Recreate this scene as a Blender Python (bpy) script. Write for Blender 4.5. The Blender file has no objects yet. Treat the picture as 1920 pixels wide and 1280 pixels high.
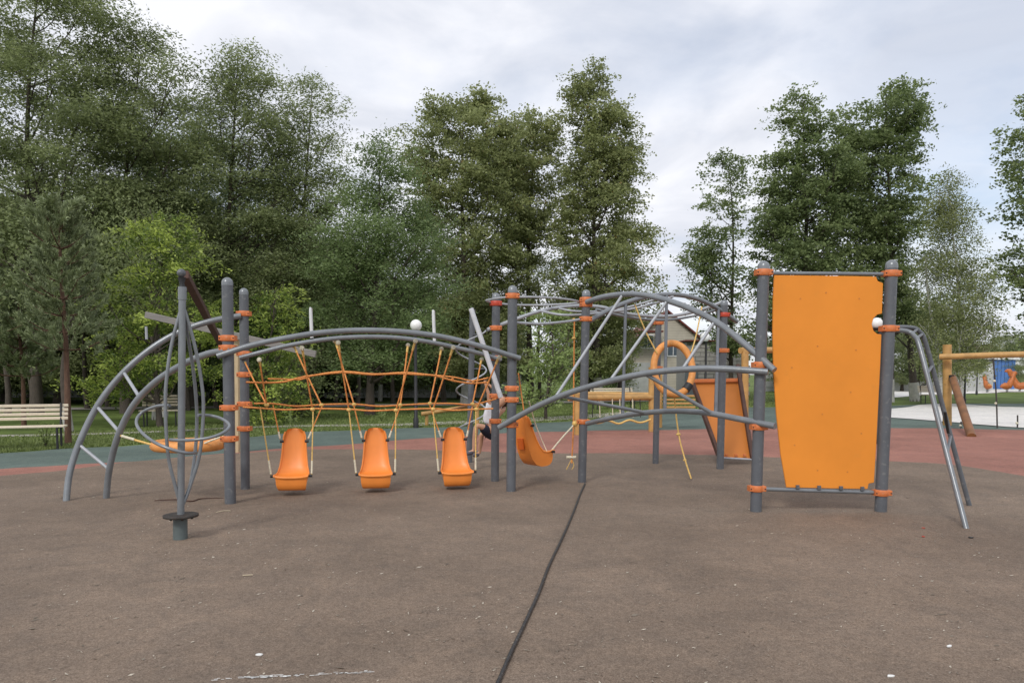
import bpy, math, random
import numpy as np
from mathutils import Vector
random.seed(7); RNG = np.random.default_rng(7)
S = bpy.context.scene
COL = S.collection

# ------------------------------------------------------------------ camera
FPX, PX, PY, EYE = 1387.0, 960.0, 787.0, 1.5      # focal length / principal point in photo pixels, eye height
PITCH = math.atan(87.0/FPX)
cam = bpy.data.cameras.new('camera'); camo = bpy.data.objects.new('camera', cam); COL.objects.link(camo)
cam.sensor_fit = 'HORIZONTAL'; cam.sensor_width = 36; cam.lens = 36*FPX/1920
cam.shift_y = (PY-640)/1920; cam.clip_end = 2000; cam.clip_start = .05
camo.location = (0, 0, EYE); camo.rotation_euler = (math.pi/2-PITCH, 0, 0)
S.camera = camo

# ------------------------------------------------------------------ world
SUN_EL, SUN_ROT = 42, 205
w = bpy.data.worlds.new('World'); S.world = w; w.use_nodes = True
nt = w.node_tree; nt.nodes.clear(); L = nt.links.new
def nn(tree, typ, **kw):
    n = tree.nodes.new(typ)
    for k, v in kw.items(): setattr(n, k, v)
    return n
out = nn(nt, 'ShaderNodeOutputWorld'); sky = nn(nt, 'ShaderNodeTexSky', sky_type='NISHITA', sun_disc=False)
sky.sun_elevation = math.radians(SUN_EL); sky.sun_rotation = math.radians(SUN_ROT)
bg = nn(nt, 'ShaderNodeBackground'); bg.inputs[1].default_value = .12; L(sky.outputs[0], bg.inputs[0])
tc = nn(nt, 'ShaderNodeTexCoord'); sep = nn(nt, 'ShaderNodeSeparateXYZ'); L(tc.outputs['Generated'], sep.inputs[0])
ab = nn(nt, 'ShaderNodeMath', operation='ABSOLUTE'); L(sep.outputs[2], ab.inputs[0])
ad = nn(nt, 'ShaderNodeMath', operation='ADD'); L(ab.outputs[0], ad.inputs[0]); ad.inputs[1].default_value = .22
dx = nn(nt, 'ShaderNodeMath', operation='DIVIDE'); L(sep.outputs[0], dx.inputs[0]); L(ad.outputs[0], dx.inputs[1])
dy = nn(nt, 'ShaderNodeMath', operation='DIVIDE'); L(sep.outputs[1], dy.inputs[0]); L(ad.outputs[0], dy.inputs[1])
cmb = nn(nt, 'ShaderNodeCombineXYZ'); L(dx.outputs[0], cmb.inputs[0]); L(dy.outputs[0], cmb.inputs[1])
n1 = nn(nt, 'ShaderNodeTexNoise'); n1.inputs['Scale'].default_value = 1.5; n1.inputs['Detail'].default_value = 7; n1.inputs['Roughness'].default_value = .55
n2 = nn(nt, 'ShaderNodeTexNoise'); n2.inputs['Scale'].default_value = 2.6; n2.inputs['Detail'].default_value = 8; n2.inputs['Roughness'].default_value = .5; n2.inputs['Distortion'].default_value = .6
mp = nn(nt, 'ShaderNodeMapping'); mp.inputs['Location'].default_value = (3.1, 7.4, 0); L(cmb.outputs[0], mp.inputs[0]); L(mp.outputs[0], n1.inputs['Vector']); L(cmb.outputs[0], n2.inputs['Vector'])
cr = nn(nt, 'ShaderNodeValToRGB'); cr.color_ramp.elements[0].position = .30; cr.color_ramp.elements[0].color = (.62, .62, .62, 1); cr.color_ramp.elements[1].position = .52; cr.color_ramp.elements[1].color = (1, 1, 1, 1); L(n1.outputs[0], cr.inputs[0])
cc = nn(nt, 'ShaderNodeValToRGB'); e = cc.color_ramp.elements; e[0].position = .33; e[0].color = (.66, .69, .77, 1); e[1].position = .58; e[1].color = (.88, .89, .94, 1); L(n2.outputs[0], cc.inputs[0])
bc = nn(nt, 'ShaderNodeBackground'); bc.inputs[1].default_value = .95; L(cc.outputs[0], bc.inputs[0])
tgt = nn(nt, 'ShaderNodeVectorMath', operation='DOT_PRODUCT'); L(tc.outputs['Generated'], tgt.inputs[0]); tgt.inputs[1].default_value = (.505, .815, .28)   # the gap in the cloud, upper right
mr = nn(nt, 'ShaderNodeMapRange'); mr.inputs['From Min'].default_value = .972; mr.inputs['From Max'].default_value = 1.0; mr.inputs['To Min'].default_value = 0; mr.inputs['To Max'].default_value = .75; L(tgt.outputs['Value'], mr.inputs[0])
gp = nn(nt, 'ShaderNodeMath', operation='MULTIPLY'); L(mr.outputs[0], gp.inputs[0]); L(n2.outputs[0], gp.inputs[1])
sb2 = nn(nt, 'ShaderNodeMath', operation='SUBTRACT', use_clamp=True); L(cr.outputs[0], sb2.inputs[0]); L(gp.outputs[0], sb2.inputs[1])
mx = nn(nt, 'ShaderNodeMixShader'); L(sb2.outputs[0], mx.inputs[0]); L(bg.outputs[0], mx.inputs[1]); L(bc.outputs[0], mx.inputs[2]); L(mx.outputs[0], out.inputs[0])
sun = bpy.data.lights.new('sun', 'SUN'); sun.energy = 1.5; sun.angle = math.radians(14); sun.color = (1, .97, .92)
suno = bpy.data.objects.new('sun', sun); COL.objects.link(suno)
el, az = math.radians(SUN_EL), math.radians(SUN_ROT)
sdir = Vector((math.sin(az)*math.cos(el), math.cos(az)*math.cos(el), math.sin(el)))
suno.rotation_euler = sdir.to_track_quat('Z', 'Y').to_euler(); suno.location = (0, 0, 30)
vs = S.view_settings; vs.view_transform = 'Standard'; vs.look = 'None'; vs.exposure = 0.25; vs.gamma = 1; vs.use_curve_mapping = False
S.cycles.max_bounces = 9; S.cycles.diffuse_bounces = 7; S.cycles.transparent_max_bounces = 4

# ------------------------------------------------------------------ pixel rays -> points in the place
cp, sp = math.cos(PITCH), math.sin(PITCH)
def ray(x, y):
    cx, cy = (x-PX)/FPX, -(y-PY)/FPX
    return Vector((cx, cp+cy*sp, -sp+cy*cp))
def P(x, y, Y):
    d = ray(x, y); t = Y/d.y; return Vector((d.x*t, Y, EYE+d.z*t))
def G(x, y, z=0.):
    d = ray(x, y); t = (z-EYE)/d.z; return Vector((d.x*t, d.y*t, z))
def V(x, y, a, b):                      # the point on the upright plane through a and b
    d = ray(x, y); n = Vector((-(b.y-a.y), b.x-a.x, 0)); t = n.dot(Vector((a.x, a.y, 0)))/n.dot(Vector((d.x, d.y, 0)))
    return Vector((d.x*t, d.y*t, EYE+d.z*t))

# ------------------------------------------------------------------ materials
MATS = {}
def mat(name, col, rough=.6, var=.12, scale=8, bump=0, bscale=60, metal=0, col2=None, wear=0, stretch=None, spec=.5, wearcol=(.5, .45, .38)):
    if name in MATS: return MATS[name]
    m = bpy.data.materials.new(name); m.use_nodes = True; t = m.node_tree; b = t.nodes['Principled BSDF']; l = t.links.new
    tcn = nn(t, 'ShaderNodeTexCoord'); src = tcn.outputs['Object']
    if stretch:
        q = nn(t, 'ShaderNodeMapping'); q.inputs['Scale'].default_value = stretch; l(src, q.inputs[0]); src = q.outputs[0]
    no = nn(t, 'ShaderNodeTexNoise'); no.inputs['Scale'].default_value = scale; no.inputs['Detail'].default_value = 6; no.inputs['Roughness'].default_value = .6; l(src, no.inputs['Vector'])
    r = nn(t, 'ShaderNodeValToRGB'); c2 = col2 or tuple(min(1, c*(1+var)) for c in col)
    r.color_ramp.elements[0].position = .3; r.color_ramp.elements[0].color = (*[c*(1-var) for c in col], 1)
    r.color_ramp.elements[1].position = .7; r.color_ramp.elements[1].color = (*c2, 1); l(no.outputs[0], r.inputs[0])
    cout = r.outputs[0]
    if wear:
        n3 = nn(t, 'ShaderNodeTexNoise'); n3.inputs['Scale'].default_value = scale*3.3; n3.inputs['Detail'].default_value = 8; l(src, n3.inputs['Vector'])
        r3 = nn(t, 'ShaderNodeValToRGB'); r3.color_ramp.elements[0].position = 1-wear-.04; r3.color_ramp.elements[0].color = (0, 0, 0, 1); r3.color_ramp.elements[1].position = min(1, 1-wear+.05); r3.color_ramp.elements[1].color = (.6, .6, .6, 1); l(n3.outputs[0], r3.inputs[0])
        mi = nn(t, 'ShaderNodeMixRGB'); l(r3.outputs[0], mi.inputs[0]); l(cout, mi.inputs[1]); mi.inputs[2].default_value = (*wearcol, 1); cout = mi.outputs[0]
    l(cout, b.inputs['Base Color']); b.inputs['Roughness'].default_value = rough; b.inputs['Metallic'].default_value = metal
    b.inputs['Specular IOR Level'].default_value = spec
    if bump:
        nb = nn(t, 'ShaderNodeTexNoise'); nb.inputs['Scale'].default_value = bscale; nb.inputs['Detail'].default_value = 4; l(src, nb.inputs['Vector'])
        bu = nn(t, 'ShaderNodeBump'); bu.inputs['Strength'].default_value = bump; bu.inputs['Distance'].default_value = .01; l(nb.outputs[0], bu.inputs['Height']); l(bu.outputs[0], b.inputs['Normal'])
    MATS[name] = m; return m
STEEL = mat('grey painted steel', (.105, .112, .125), .42, .12, 6, .15, 120, wear=.36, wearcol=(.2, .2, .2))
TUBE = mat('grey tube paint', (.20, .215, .23), .3, .15, 5, .06, 150, metal=.2, wear=.36, wearcol=(.26, .26, .25))
GALV = mat('pale galvanised tube', (.37, .385, .41), .4, .1, 9, metal=.1)
BLACK = mat('black rubber', (.018, .018, .02), .55, .3, 12, .2)
PLATE = mat('dark rusty plate', (.035, .03, .026), .7, .4, 20, .3, wear=.4, wearcol=(.09, .04, .02))
CLAMP = mat('orange clamp plastic', (.62, .175, .05), .55, .12, 14, .1, wear=.38, wearcol=(.5, .25, .14))
CLAMPRED = mat('reddish clamp plastic', (.5, .06, .03), .5, .12, 14)
SEAT = mat('orange seat plastic', (.84, .262, .045), .42, .06, 3, .05, 200, wear=.33, wearcol=(.74, .24, .06))
SEATD = mat('deep orange seat plastic', (.62, .12, .012), .42, .12, 4, .05, 200)
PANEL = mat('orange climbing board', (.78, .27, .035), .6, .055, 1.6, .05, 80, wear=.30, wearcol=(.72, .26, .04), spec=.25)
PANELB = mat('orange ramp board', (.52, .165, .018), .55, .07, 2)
ROPEO = mat('orange rope', (.78, .29, .08), .85, .35, 60, .8, 140)
ROPEY = mat('yellow rope', (.76, .5, .16), .85, .3, 60, .8, 140)
ROPEW = mat('pale rope', (.74, .68, .52), .85, .25, 60, .8, 140)
FLOAT = mat('faded orange foam', (.72, .3, .08), .6, .2, 9, .2, wear=.35, wearcol=(.7, .5, .25))
WOODL = mat('pale timber', (.52, .4, .24), .7, .2, 3, .3, 30, stretch=(14, 14, 1))
WOODG = mat('weathered grey timber', (.23, .215, .2), .8, .2, 3, .3, 30, stretch=(1, 14, 14))
WOODB = mat('dark brown timber', (.075, .035, .025), .7, .3, 5, .3, 30)
WOODY = mat('honey varnished log', (.47, .27, .09), .5, .25, 3, .2, 40, wear=.36, wearcol=(.3, .16, .06))
WOODR = mat('red brown log', (.2, .085, .03), .55, .3, 3, .2, 40)
SLAT = mat('bench slat wood', (.66, .57, .44), .6, .12, 4, stretch=(1, 12, 12))
IRON = mat('black iron', (.02, .02, .022), .5, .2, 10)
GLOBE = mat('milky lamp globe', (.86, .86, .84), .35, .04, 4)
GLOBEY = mat('yellowed lamp globe', (.8, .76, .5), .35, .04, 4)
SKIN = mat('skin', (.55, .3, .19), .5, .06, 10)
WHITECL = mat('white cloth', (.75, .76, .8), .8, .06, 12, .3, 30)
NAVY = mat('navy cloth', (.012, .014, .03), .85, .2, 12, .3, 30)
HAIR = mat('brown hair', (.07, .04, .02), .7, .2, 60, .5)
BARK = mat('bark', (.075, .06, .048), .9, .35, 6, .9, 18, stretch=(4, 4, 1))
BARKP = mat('reddish pine bark', (.12, .065, .042), .9, .35, 6, .9, 18, stretch=(4, 4, 1))
LIME = mat('whitewashed bark', (.42, .41, .38), .9, .2, 6, .8, 22)
BIRCH = mat('birch bark', (.6, .59, .55), .8, .1, 4, .4, 22, wear=.47, wearcol=(.03, .03, .03), stretch=(2, 2, 6))
STONE = mat('pale concrete', (.42, .43, .42), .9, .15, 2, .3)
SIDING = mat('beige siding', (.5, .46, .38), .8, .08, 2, .2)
SIDJ = mat('beige siding base', (.3, .26, .2), .8, .08, 2)
ROOFR = mat('dark red roof', (.15, .035, .025), .6, .2, 5)
ROOFP = mat('dusty maroon roof', (.22, .1, .1), .7, .2, 3)
BLUE = mat('blue cladding', (.07, .17, .42), .5, .15, 2)
LBRICK = mat('pale grey brick', (.4, .38, .36), .9, .15, 6, .3)
GLASS = mat('window glass', (.1, .13, .16), .12, .2, 3)
WPAINT = mat('white paint', (.75, .76, .76), .5, .05, 5)
HOSE = mat('black hose rubber', (.025, .024, .024), .5, .3, 12, .3, wear=.4, wearcol=(.12, .11, .1))

def ground_mat(name, a, b, c, spk, spec=.25, patch=(.8, 1.14)):
    m = bpy.data.materials.new(name); m.use_nodes = True; t = m.node_tree; bs = t.nodes['Principled BSDF']; l = t.links.new
    tcn = nn(t, 'ShaderNodeTexCoord'); src = tcn.outputs['Object']
    f = nn(t, 'ShaderNodeTexNoise'); f.inputs['Scale'].default_value = 130; f.inputs['Detail'].default_value = 3; f.inputs['Roughness'].default_value = .8; l(src, f.inputs[0])
    r = nn(t, 'ShaderNodeValToRGB'); el = r.color_ramp.elements; el[0].position = .36; el[0].color = (*a, 1); el[1].position = .5; el[1].color = (*b, 1)
    q = el.new(.63); q.color = (*c, 1); q = el.new(.74); q.color = (*spk, 1); l(f.outputs[0], r.inputs[0])
    g = nn(t, 'ShaderNodeTexNoise'); g.inputs['Scale'].default_value = .55; g.inputs['Detail'].default_value = 7; g.inputs['Roughness'].default_value = .62; l(src, g.inputs[0])
    r2 = nn(t, 'ShaderNodeValToRGB'); r2.color_ramp.elements[0].position = .32; r2.color_ramp.elements[0].color = (*[patch[0]]*3, 1); r2.color_ramp.elements[1].position = .66; r2.color_ramp.elements[1].color = (*[patch[1]]*3, 1); l(g.outputs[0], r2.inputs[0])
    mu = nn(t, 'ShaderNodeMixRGB', blend_type='MULTIPLY'); mu.inputs[0].default_value = 1; l(r.outputs[0], mu.inputs[1]); l(r2.outputs[0], mu.inputs[2])
    h = nn(t, 'ShaderNodeTexNoise'); h.inputs['Scale'].default_value = 32; h.inputs['Detail'].default_value = 6; h.inputs['Roughness'].default_value = .7; l(src, h.inputs[0])
    r3 = nn(t, 'ShaderNodeValToRGB'); r3.color_ramp.elements[0].position = .3; r3.color_ramp.elements[0].color = (.80, .80, .80, 1); r3.color_ramp.elements[1].position = .7; r3.color_ramp.elements[1].color = (1.2, 1.2, 1.2, 1); l(h.outputs[0], r3.inputs[0])
    m2 = nn(t, 'ShaderNodeMixRGB', blend_type='MULTIPLY'); m2.inputs[0].default_value = 1; l(mu.outputs[0], m2.inputs[1]); l(r3.outputs[0], m2.inputs[2])
    w_ = nn(t, 'ShaderNodeTexNoise'); w_.inputs['Scale'].default_value = 2.6; w_.inputs['Detail'].default_value = 9; w_.inputs['Roughness'].default_value = .75; w_.inputs['Distortion'].default_value = 1.2; l(src, w_.inputs[0])
    r4 = nn(t, 'ShaderNodeValToRGB'); r4.color_ramp.elements[0].position = .34; r4.color_ramp.elements[0].color = (.84, .85, .87, 1); r4.color_ramp.elements[1].position = .62; r4.color_ramp.elements[1].color = (1.08, 1.06, 1.04, 1); l(w_.outputs[0], r4.inputs[0])
    m3 = nn(t, 'ShaderNodeMixRGB', blend_type='MULTIPLY'); m3.inputs[0].default_value = 1; l(m2.outputs[0], m3.inputs[1]); l(r4.outputs[0], m3.inputs[2]); l(m3.outputs[0], bs.inputs['Base Color']); bs.inputs['Roughness'].default_value = .85; bs.inputs['Specular IOR Level'].default_value = spec
    bu = nn(t, 'ShaderNodeBump'); bu.inputs['Strength'].default_value = .5; bu.inputs['Distance'].default_value = .004; l(f.outputs[0], bu.inputs['Height']); l(bu.outputs[0], bs.inputs['Normal'])
    return m
G_BROWN = ground_mat('brown rubber granules', (.106, .077, .057), (.205, .155, .117), (.256, .198, .15), (.39, .32, .25))
G_RED = ground_mat('red rubber granules', (.22, .095, .07), (.33, .155, .12), (.37, .185, .145), (.45, .26, .21))
G_GREEN = ground_mat('green rubber granules', (.07, .1, .085), (.12, .16, .14), (.15, .19, .17), (.25, .28, .26))
G_GRASS = ground_mat('turf', (.06, .085, .025), (.12, .17, .045), (.17, .22, .07), (.26, .26, .12), .1, (.55, 1.4))
G_PATH = ground_mat('pale path grit', (.3, .28, .24), (.42, .4, .35), (.5, .47, .42), (.6, .58, .52))
G_SAND = ground_mat('white sand', (.6, .58, .54), (.75, .73, .7), (.82, .8, .77), (.86, .85, .82), .1, (.9, 1.05))

def leaf_mat(name, dark, light, trans=.5, third=None):
    m = bpy.data.materials.new(name); m.use_nodes = True; t = m.node_tree; t.nodes.clear(); l = t.links.new
    o = nn(t, 'ShaderNodeOutputMaterial'); at = nn(t, 'ShaderNodeAttribute', attribute_name='tint')
    r = nn(t, 'ShaderNodeValToRGB'); e = r.color_ramp.elements; e[0].position = .1; e[0].color = (*dark, 1); e[1].position = .85; e[1].color = (*light, 1)
    if third: q = e.new(1.0); q.color = (*third, 1)
    l(at.outputs['Fac'], r.inputs[0])
    d = nn(t, 'ShaderNodeBsdfPrincipled'); d.inputs['Roughness'].default_value = .5; d.inputs['Specular IOR Level'].default_value = .45; l(r.outputs[0], d.inputs['Base Color'])
    tr = nn(t, 'ShaderNodeBsdfTranslucent'); l(r.outputs[0], tr.inputs[0]); mxs = nn(t, 'ShaderNodeMixShader'); mxs.inputs[0].default_value = trans
    l(d.outputs[0], mxs.inputs[1]); l(tr.outputs[0], mxs.inputs[2]); l(mxs.outputs[0], o.inputs[0]); return m
LF_LOCUST = leaf_mat('locust leaves', (.15, .185, .08), (.37, .425, .19))
LF_BLUE = leaf_mat('cool locust leaves', (.13, .185, .075), (.31, .405, .165))
LF_LINDEN = leaf_mat('linden leaves', (.18, .21, .085), (.44, .48, .21), third=(.26, .17, .06))
LF_MAPLE = leaf_mat('dense dark leaves', (.12, .165, .065), (.32, .39, .16))
LF_BRIGHT = leaf_mat('bright young leaves', (.1, .165, .03), (.56, .66, .15), .45)
LF_PINE = leaf_mat('pine needles', (.13, .16, .08), (.34, .4, .2), .1)
LF_BIRCH = leaf_mat('birch leaves', (.16, .19, .07), (.4, .44, .2))
LF_SHRUB = leaf_mat('pale shrub leaves', (.2, .27, .09), (.46, .56, .22))
LF_GRASS = leaf_mat('grass blades', (.1, .14, .04), (.28, .34, .11), .3)

# ------------------------------------------------------------------ objects
def link(name, data, parent=None, **props):
    o = bpy.data.objects.new(name, data); COL.objects.link(o)
    if parent: o.parent = parent
    for k, v in props.items():
        if v is not None: o[k] = v
    return o
def thing(name, label, cat, loc=(0, 0, 0), group=None):
    o = link(name, None, label=label, category=cat, group=group); o.location = loc; o.empty_display_size = .2; return o
def root_of(o):
    while o.parent: o = o.parent
    return o
class MB:
    """collects shapes in world coordinates"""
    def __init__(s): s.v = []; s.f = []; s.sm = []
    def add(s, vs, fs, smooth=False):
        n = len(s.v); s.v += [tuple(v) for v in vs]; s.f += [tuple(i+n for i in f) for f in fs]; s.sm += [smooth]*len(fs); return s
    def tube(s, pts, r, n=8, cap=True, sub=0):
        pts = [Vector(p) for p in pts]
        rs = list(r) if isinstance(r, (list, tuple)) else [r]*len(pts)
        if sub: pts, rs = spline(pts, rs, sub)
        vs = []; k = len(pts); up = None
        for i, p in enumerate(pts):
            t = (pts[min(i+1, k-1)]-pts[max(i-1, 0)]).normalized()
            if up is None: up = t.orthogonal().normalized()
            else:
                up = (up-t*up.dot(t)); up = up.normalized() if up.length > 1e-6 else t.orthogonal().normalized()
            b = t.cross(up)
            for j in range(n):
                a = 2*math.pi*j/n; vs.append(p+(up*math.cos(a)+b*math.sin(a))*rs[i])
        fs = [(i*n+j, i*n+(j+1) % n, (i+1)*n+(j+1) % n, (i+1)*n+j) for i in range(k-1) for j in range(n)]
        s.add(vs, fs, True)
        if cap: s.add(vs[:n], [tuple(range(n))[::-1]]); s.add(vs[-n:], [tuple(range(n))])
        return s
    def box(s, c, d, rx=Vector((1, 0, 0)), ry=None, rz=None, bev=0):
        c = Vector(c); rx = Vector(rx).normalized(); rz = Vector(rz or (0, 0, 1)).normalized(); ry = Vector(ry).normalized() if ry else rz.cross(rx).normalized(); rz = rx.cross(ry).normalized()
        hx, hy, hz = d[0]/2, d[1]/2, d[2]/2
        if not bev:
            vs = [c+rx*(x*hx)+ry*(y*hy)+rz*(z*hz) for z in (-1, 1) for y in (-1, 1) for x in (-1, 1)]
            return s.add(vs, [(0, 2, 3, 1), (4, 5, 7, 6), (0, 1, 5, 4), (2, 6, 7, 3), (0, 4, 6, 2), (1, 3, 7, 5)])
        b = min(bev, hx*.9, hy*.9, hz*.9)                                # chamfered prism along x
        o = [(hy, hz-b), (hy-b, hz), (-hy+b, hz), (-hy, hz-b), (-hy, -hz+b), (-hy+b, -hz), (hy-b, -hz), (hy, -hz+b)]
        vs = [c+rx*(x*hx)+ry*p+rz*q for x in (-1, 1) for p, q in o]
        return s.add(vs, [(j, 8+j, 8+(j+1) % 8, (j+1) % 8) for j in range(8)]+[tuple(range(8)), tuple(range(15, 7, -1))])
    def beam(s, a, b, w_, h_, bev=.006, up=(0, 0, 1)):
        a = Vector(a); b = Vector(b); d = b-a; side = Vector(up).cross(d)
        if side.length < 1e-4: side = Vector((1, 0, 0))
        return s.box((a+b)/2, (d.length, w_, h_), rx=d, ry=side, bev=bev)
    def sphere(s, c, r, n=12, m=8, sz=1):
        c = Vector(c); vs = [c+Vector((0, 0, r*sz))]
        for i in range(1, m):
            a = math.pi*i/m
            for j in range(n): vs.append(c+Vector((r*math.sin(a)*math.cos(2*math.pi*j/n), r*math.sin(a)*math.sin(2*math.pi*j/n), r*sz*math.cos(a))))
        vs.append(c-Vector((0, 0, r*sz))); fs = [(0, 1+j, 1+(j+1) % n) for j in range(n)]
        for i in range(m-2):
            for j in range(n): a0 = 1+i*n; fs.append((a0+j, a0+n+j, a0+n+(j+1) % n, a0+(j+1) % n))
        a0 = 1+(m-2)*n; fs += [(a0+j, len(vs)-1, a0+(j+1) % n) for j in range(n)]
        return s.add(vs, fs, True)
    def build(s, name, m, parent=None, origin=None, **props):
        if origin is None:
            if parent: origin = root_of(parent).location.copy()
            else:
                xs = np.array(s.v); origin = Vector((xs[:, 0].mean(), xs[:, 1].mean(), xs[:, 2].min()))
        me = bpy.data.meshes.new(name); ov = Vector(origin)
        me.from_pydata([tuple(Vector(v)-ov) for v in s.v], [], s.f); me.polygons.foreach_set('use_smooth', s.sm); me.update()
        me.materials.append(m); o = link(name, me, parent, **props)
        if not parent: o.location = ov
        return o
def spline(pts, rs, sub):
    k = len(pts); op = []; orr = []
    for i in range(k-1):
        p0, p1, p2, p3 = pts[max(i-1, 0)], pts[i], pts[i+1], pts[min(i+2, k-1)]
        for j in range(sub):
            t = j/sub; t2 = t*t; t3 = t2*t
            op.append(.5*((2*p1)+(p2-p0)*t+(2*p0-5*p1+4*p2-p3)*t2+(3*p1-p0-3*p2+p3)*t3)); orr.append(rs[i]*(1-t)+rs[i+1]*t)
    op.append(pts[-1]); orr.append(rs[-1]); return op, orr
def copy_tree(o, parent=None):
    c = o.copy(); COL.objects.link(c)
    if parent: c.parent = parent
    for ch in list(o.children): copy_tree(ch, c)
    return c

# ------------------------------------------------------------------ setting: ground sheets
def sheet(name, pts, m, z):
    mb = MB(); vs = [G(x, y) for x, y in pts] if len(pts[0]) == 2 else [Vector(p) for p in pts]
    mb.add([(v.x, v.y, z) for v in vs], [tuple(range(len(vs)))]); o = mb.build(name, m, origin=(0, 0, 0), kind='structure'); return o
sheet('grass_ground', [(-500, -200, 0), (500, -200, 0), (500, 900, 0), (-500, 900, 0)], G_GRASS, 0)
def smooth_line(pts, sub=5):
    a, _ = spline([Vector((x, y, 0)) for x, y in pts], [0]*len(pts), sub); return [(p.x, p.y) for p in a]
def wob(pts, amp):                       # poured edges are never quite straight
    return [(x, y+amp*math.sin(x*.031)*.6+random.uniform(-amp, amp)*.25) for x, y in pts]
GREEN_TOP = [(-500, 895), (-200, 866), (0, 850), (110, 842), (230, 836), (400, 822), (480, 818), (560, 811), (640, 807), (760, 803), (900, 798), (1060, 790), (1150, 783), (1250, 772), (1400, 764), (1640, 760), (1800, 757), (2000, 756), (2300, 760)]
RED_TOP = [(-500, 975), (-200, 908), (0, 880), (100, 874), (200, 868), (235, 866), (330, 859), (460, 847), (520, 842), (640, 834), (800, 822), (960, 812), (1100, 808), (1250, 806), (1400, 803), (1640, 802), (1920, 806), (2300, 812)]
BROWN_TOP = [(-500, 995), (-200, 922), (0, 893), (120, 883), (235, 867), (330, 860), (460, 849), (600, 843), (700, 843), (880, 846), (960, 850), (1100, 850), (1250, 852), (1400, 856), (1640, 864), (1780, 872), (1920, 893), (2300, 960)]
def region(name, top, m, z, amp):
    g = [G(x, y) for x, y in wob(smooth_line(top), amp)]
    pts = [(v.x, v.y, z) for v in g]+[(14, -6, z), (-14, -6, z)]
    sheet(name, pts, m, z)
region('green_rubber_surface', GREEN_TOP, G_GREEN, .004, 1.0)
region('red_rubber_surface', RED_TOP, G_RED, .008, .8)
region('brown_rubber_surface', BROWN_TOP, G_BROWN, .012, .8)
sheet('footpath', smooth_line([(-300, 822), (200, 812), (480, 800), (640, 796.5), (760, 794.5), (900, 788), (1070, 780), (1200, 770)])+smooth_line([(1200, 776), (1070, 787), (900, 794), (760, 799), (640, 800), (480, 803), (200, 815), (-300, 827)]), G_PATH, .02)
sheet('sand_patch', wob(smooth_line([(1500, 772), (1560, 768), (1640, 768), (1700, 764), (1730, 759), (1800, 758), (1920, 764), (2300, 768)]), .5)+wob(smooth_line([(2300, 830), (1920, 803), (1790, 793), (1665, 783), (1560, 780), (1500, 778)]), .5), G_SAND, .024)
sheet('sand_patch', wob(smooth_line([(1560, 729), (1640, 731), (1700, 729), (1800, 724), (1920, 722), (2300, 722)]), .3)+wob(smooth_line([(2300, 738), (1920, 735), (1860, 737), (1740, 741), (1640, 748), (1560, 748)]), .3), G_SAND, .028)
sheet('footpath', smooth_line([(-200, 768), (400, 762), (800, 757), (1100, 752), (1300, 748)])+smooth_line([(1300, 751), (1100, 755), (800, 761), (400, 766), (-200, 773)]), G_PATH, .03)

# ------------------------------------------------------------------ vegetation
def mesh_from_quads(name, verts, tint, m, tri=False, origin=(0, 0, 0)):
    n = verts.shape[0]; k = verts.shape[1]
    me = bpy.data.meshes.new(name); me.vertices.add(n*k); me.vertices.foreach_set('co', (verts-np.array(origin)).astype(np.float32).ravel())
    me.loops.add(n*k); me.loops.foreach_set('vertex_index', np.arange(n*k, dtype=np.int32)); me.polygons.add(n)
    me.polygons.foreach_set('loop_start', np.arange(0, n*k, k, dtype=np.int32))
    at = me.attributes.new('tint', 'FLOAT', 'FACE'); at.data.foreach_set('value', tint.astype(np.float32))
    me.update(calc_edges=True); me.materials.append(m); return me
def unit(v): return v/np.maximum(np.linalg.norm(v, axis=-1, keepdims=True), 1e-9)
def leaves(centres, dirs, length, width, tint, upbias=.5, rng=RNG):
    n = len(centres); d = unit(dirs); r = unit(rng.normal(size=(n, 3))+np.array([0, 0, upbias*2])); s = unit(np.cross(d, r)); 
    ln = length*rng.uniform(.6, 1.3, (n, 1)); wd = width*rng.uniform(.6, 1.3, (n, 1))
    a = centres-d*ln*.5; b = centres+s*wd*.5+d*ln*.08; c = centres+d*ln*.5; e_ = centres-s*wd*.5+d*ln*.08
    return np.stack([a, b, c, e_], 1)
STYLE = dict(   # lobe radius, clump spread, leaf length, width, cover, droop, flat
    locust=dict(lr=.92, cs=.34, L=.135, W=.05, cov=4.6, droop=.3, flat=.6, fill=.75),
    linden=dict(lr=.78, cs=.26, L=.13, W=.095, cov=9.5, droop=.35, flat=.8, fill=.95),
    maple=dict(lr=.9, cs=.28, L=.15, W=.11, cov=6.0, droop=.2, flat=.7, fill=.9),
    birch=dict(lr=.7, cs=.30, L=.085, W=.06, cov=2.8, droop=.9, flat=1.6, fill=.6),
    bright=dict(nl=1.9, lr=.58, cs=.19, L=.12, W=.045, cov=2.7, droop=.7, flat=.22, fill=.75),
    shrub=dict(lr=.55, cs=.2, L=.12, W=.08, cov=4.0, droop=.1, flat=.8, fill=.95))
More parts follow.
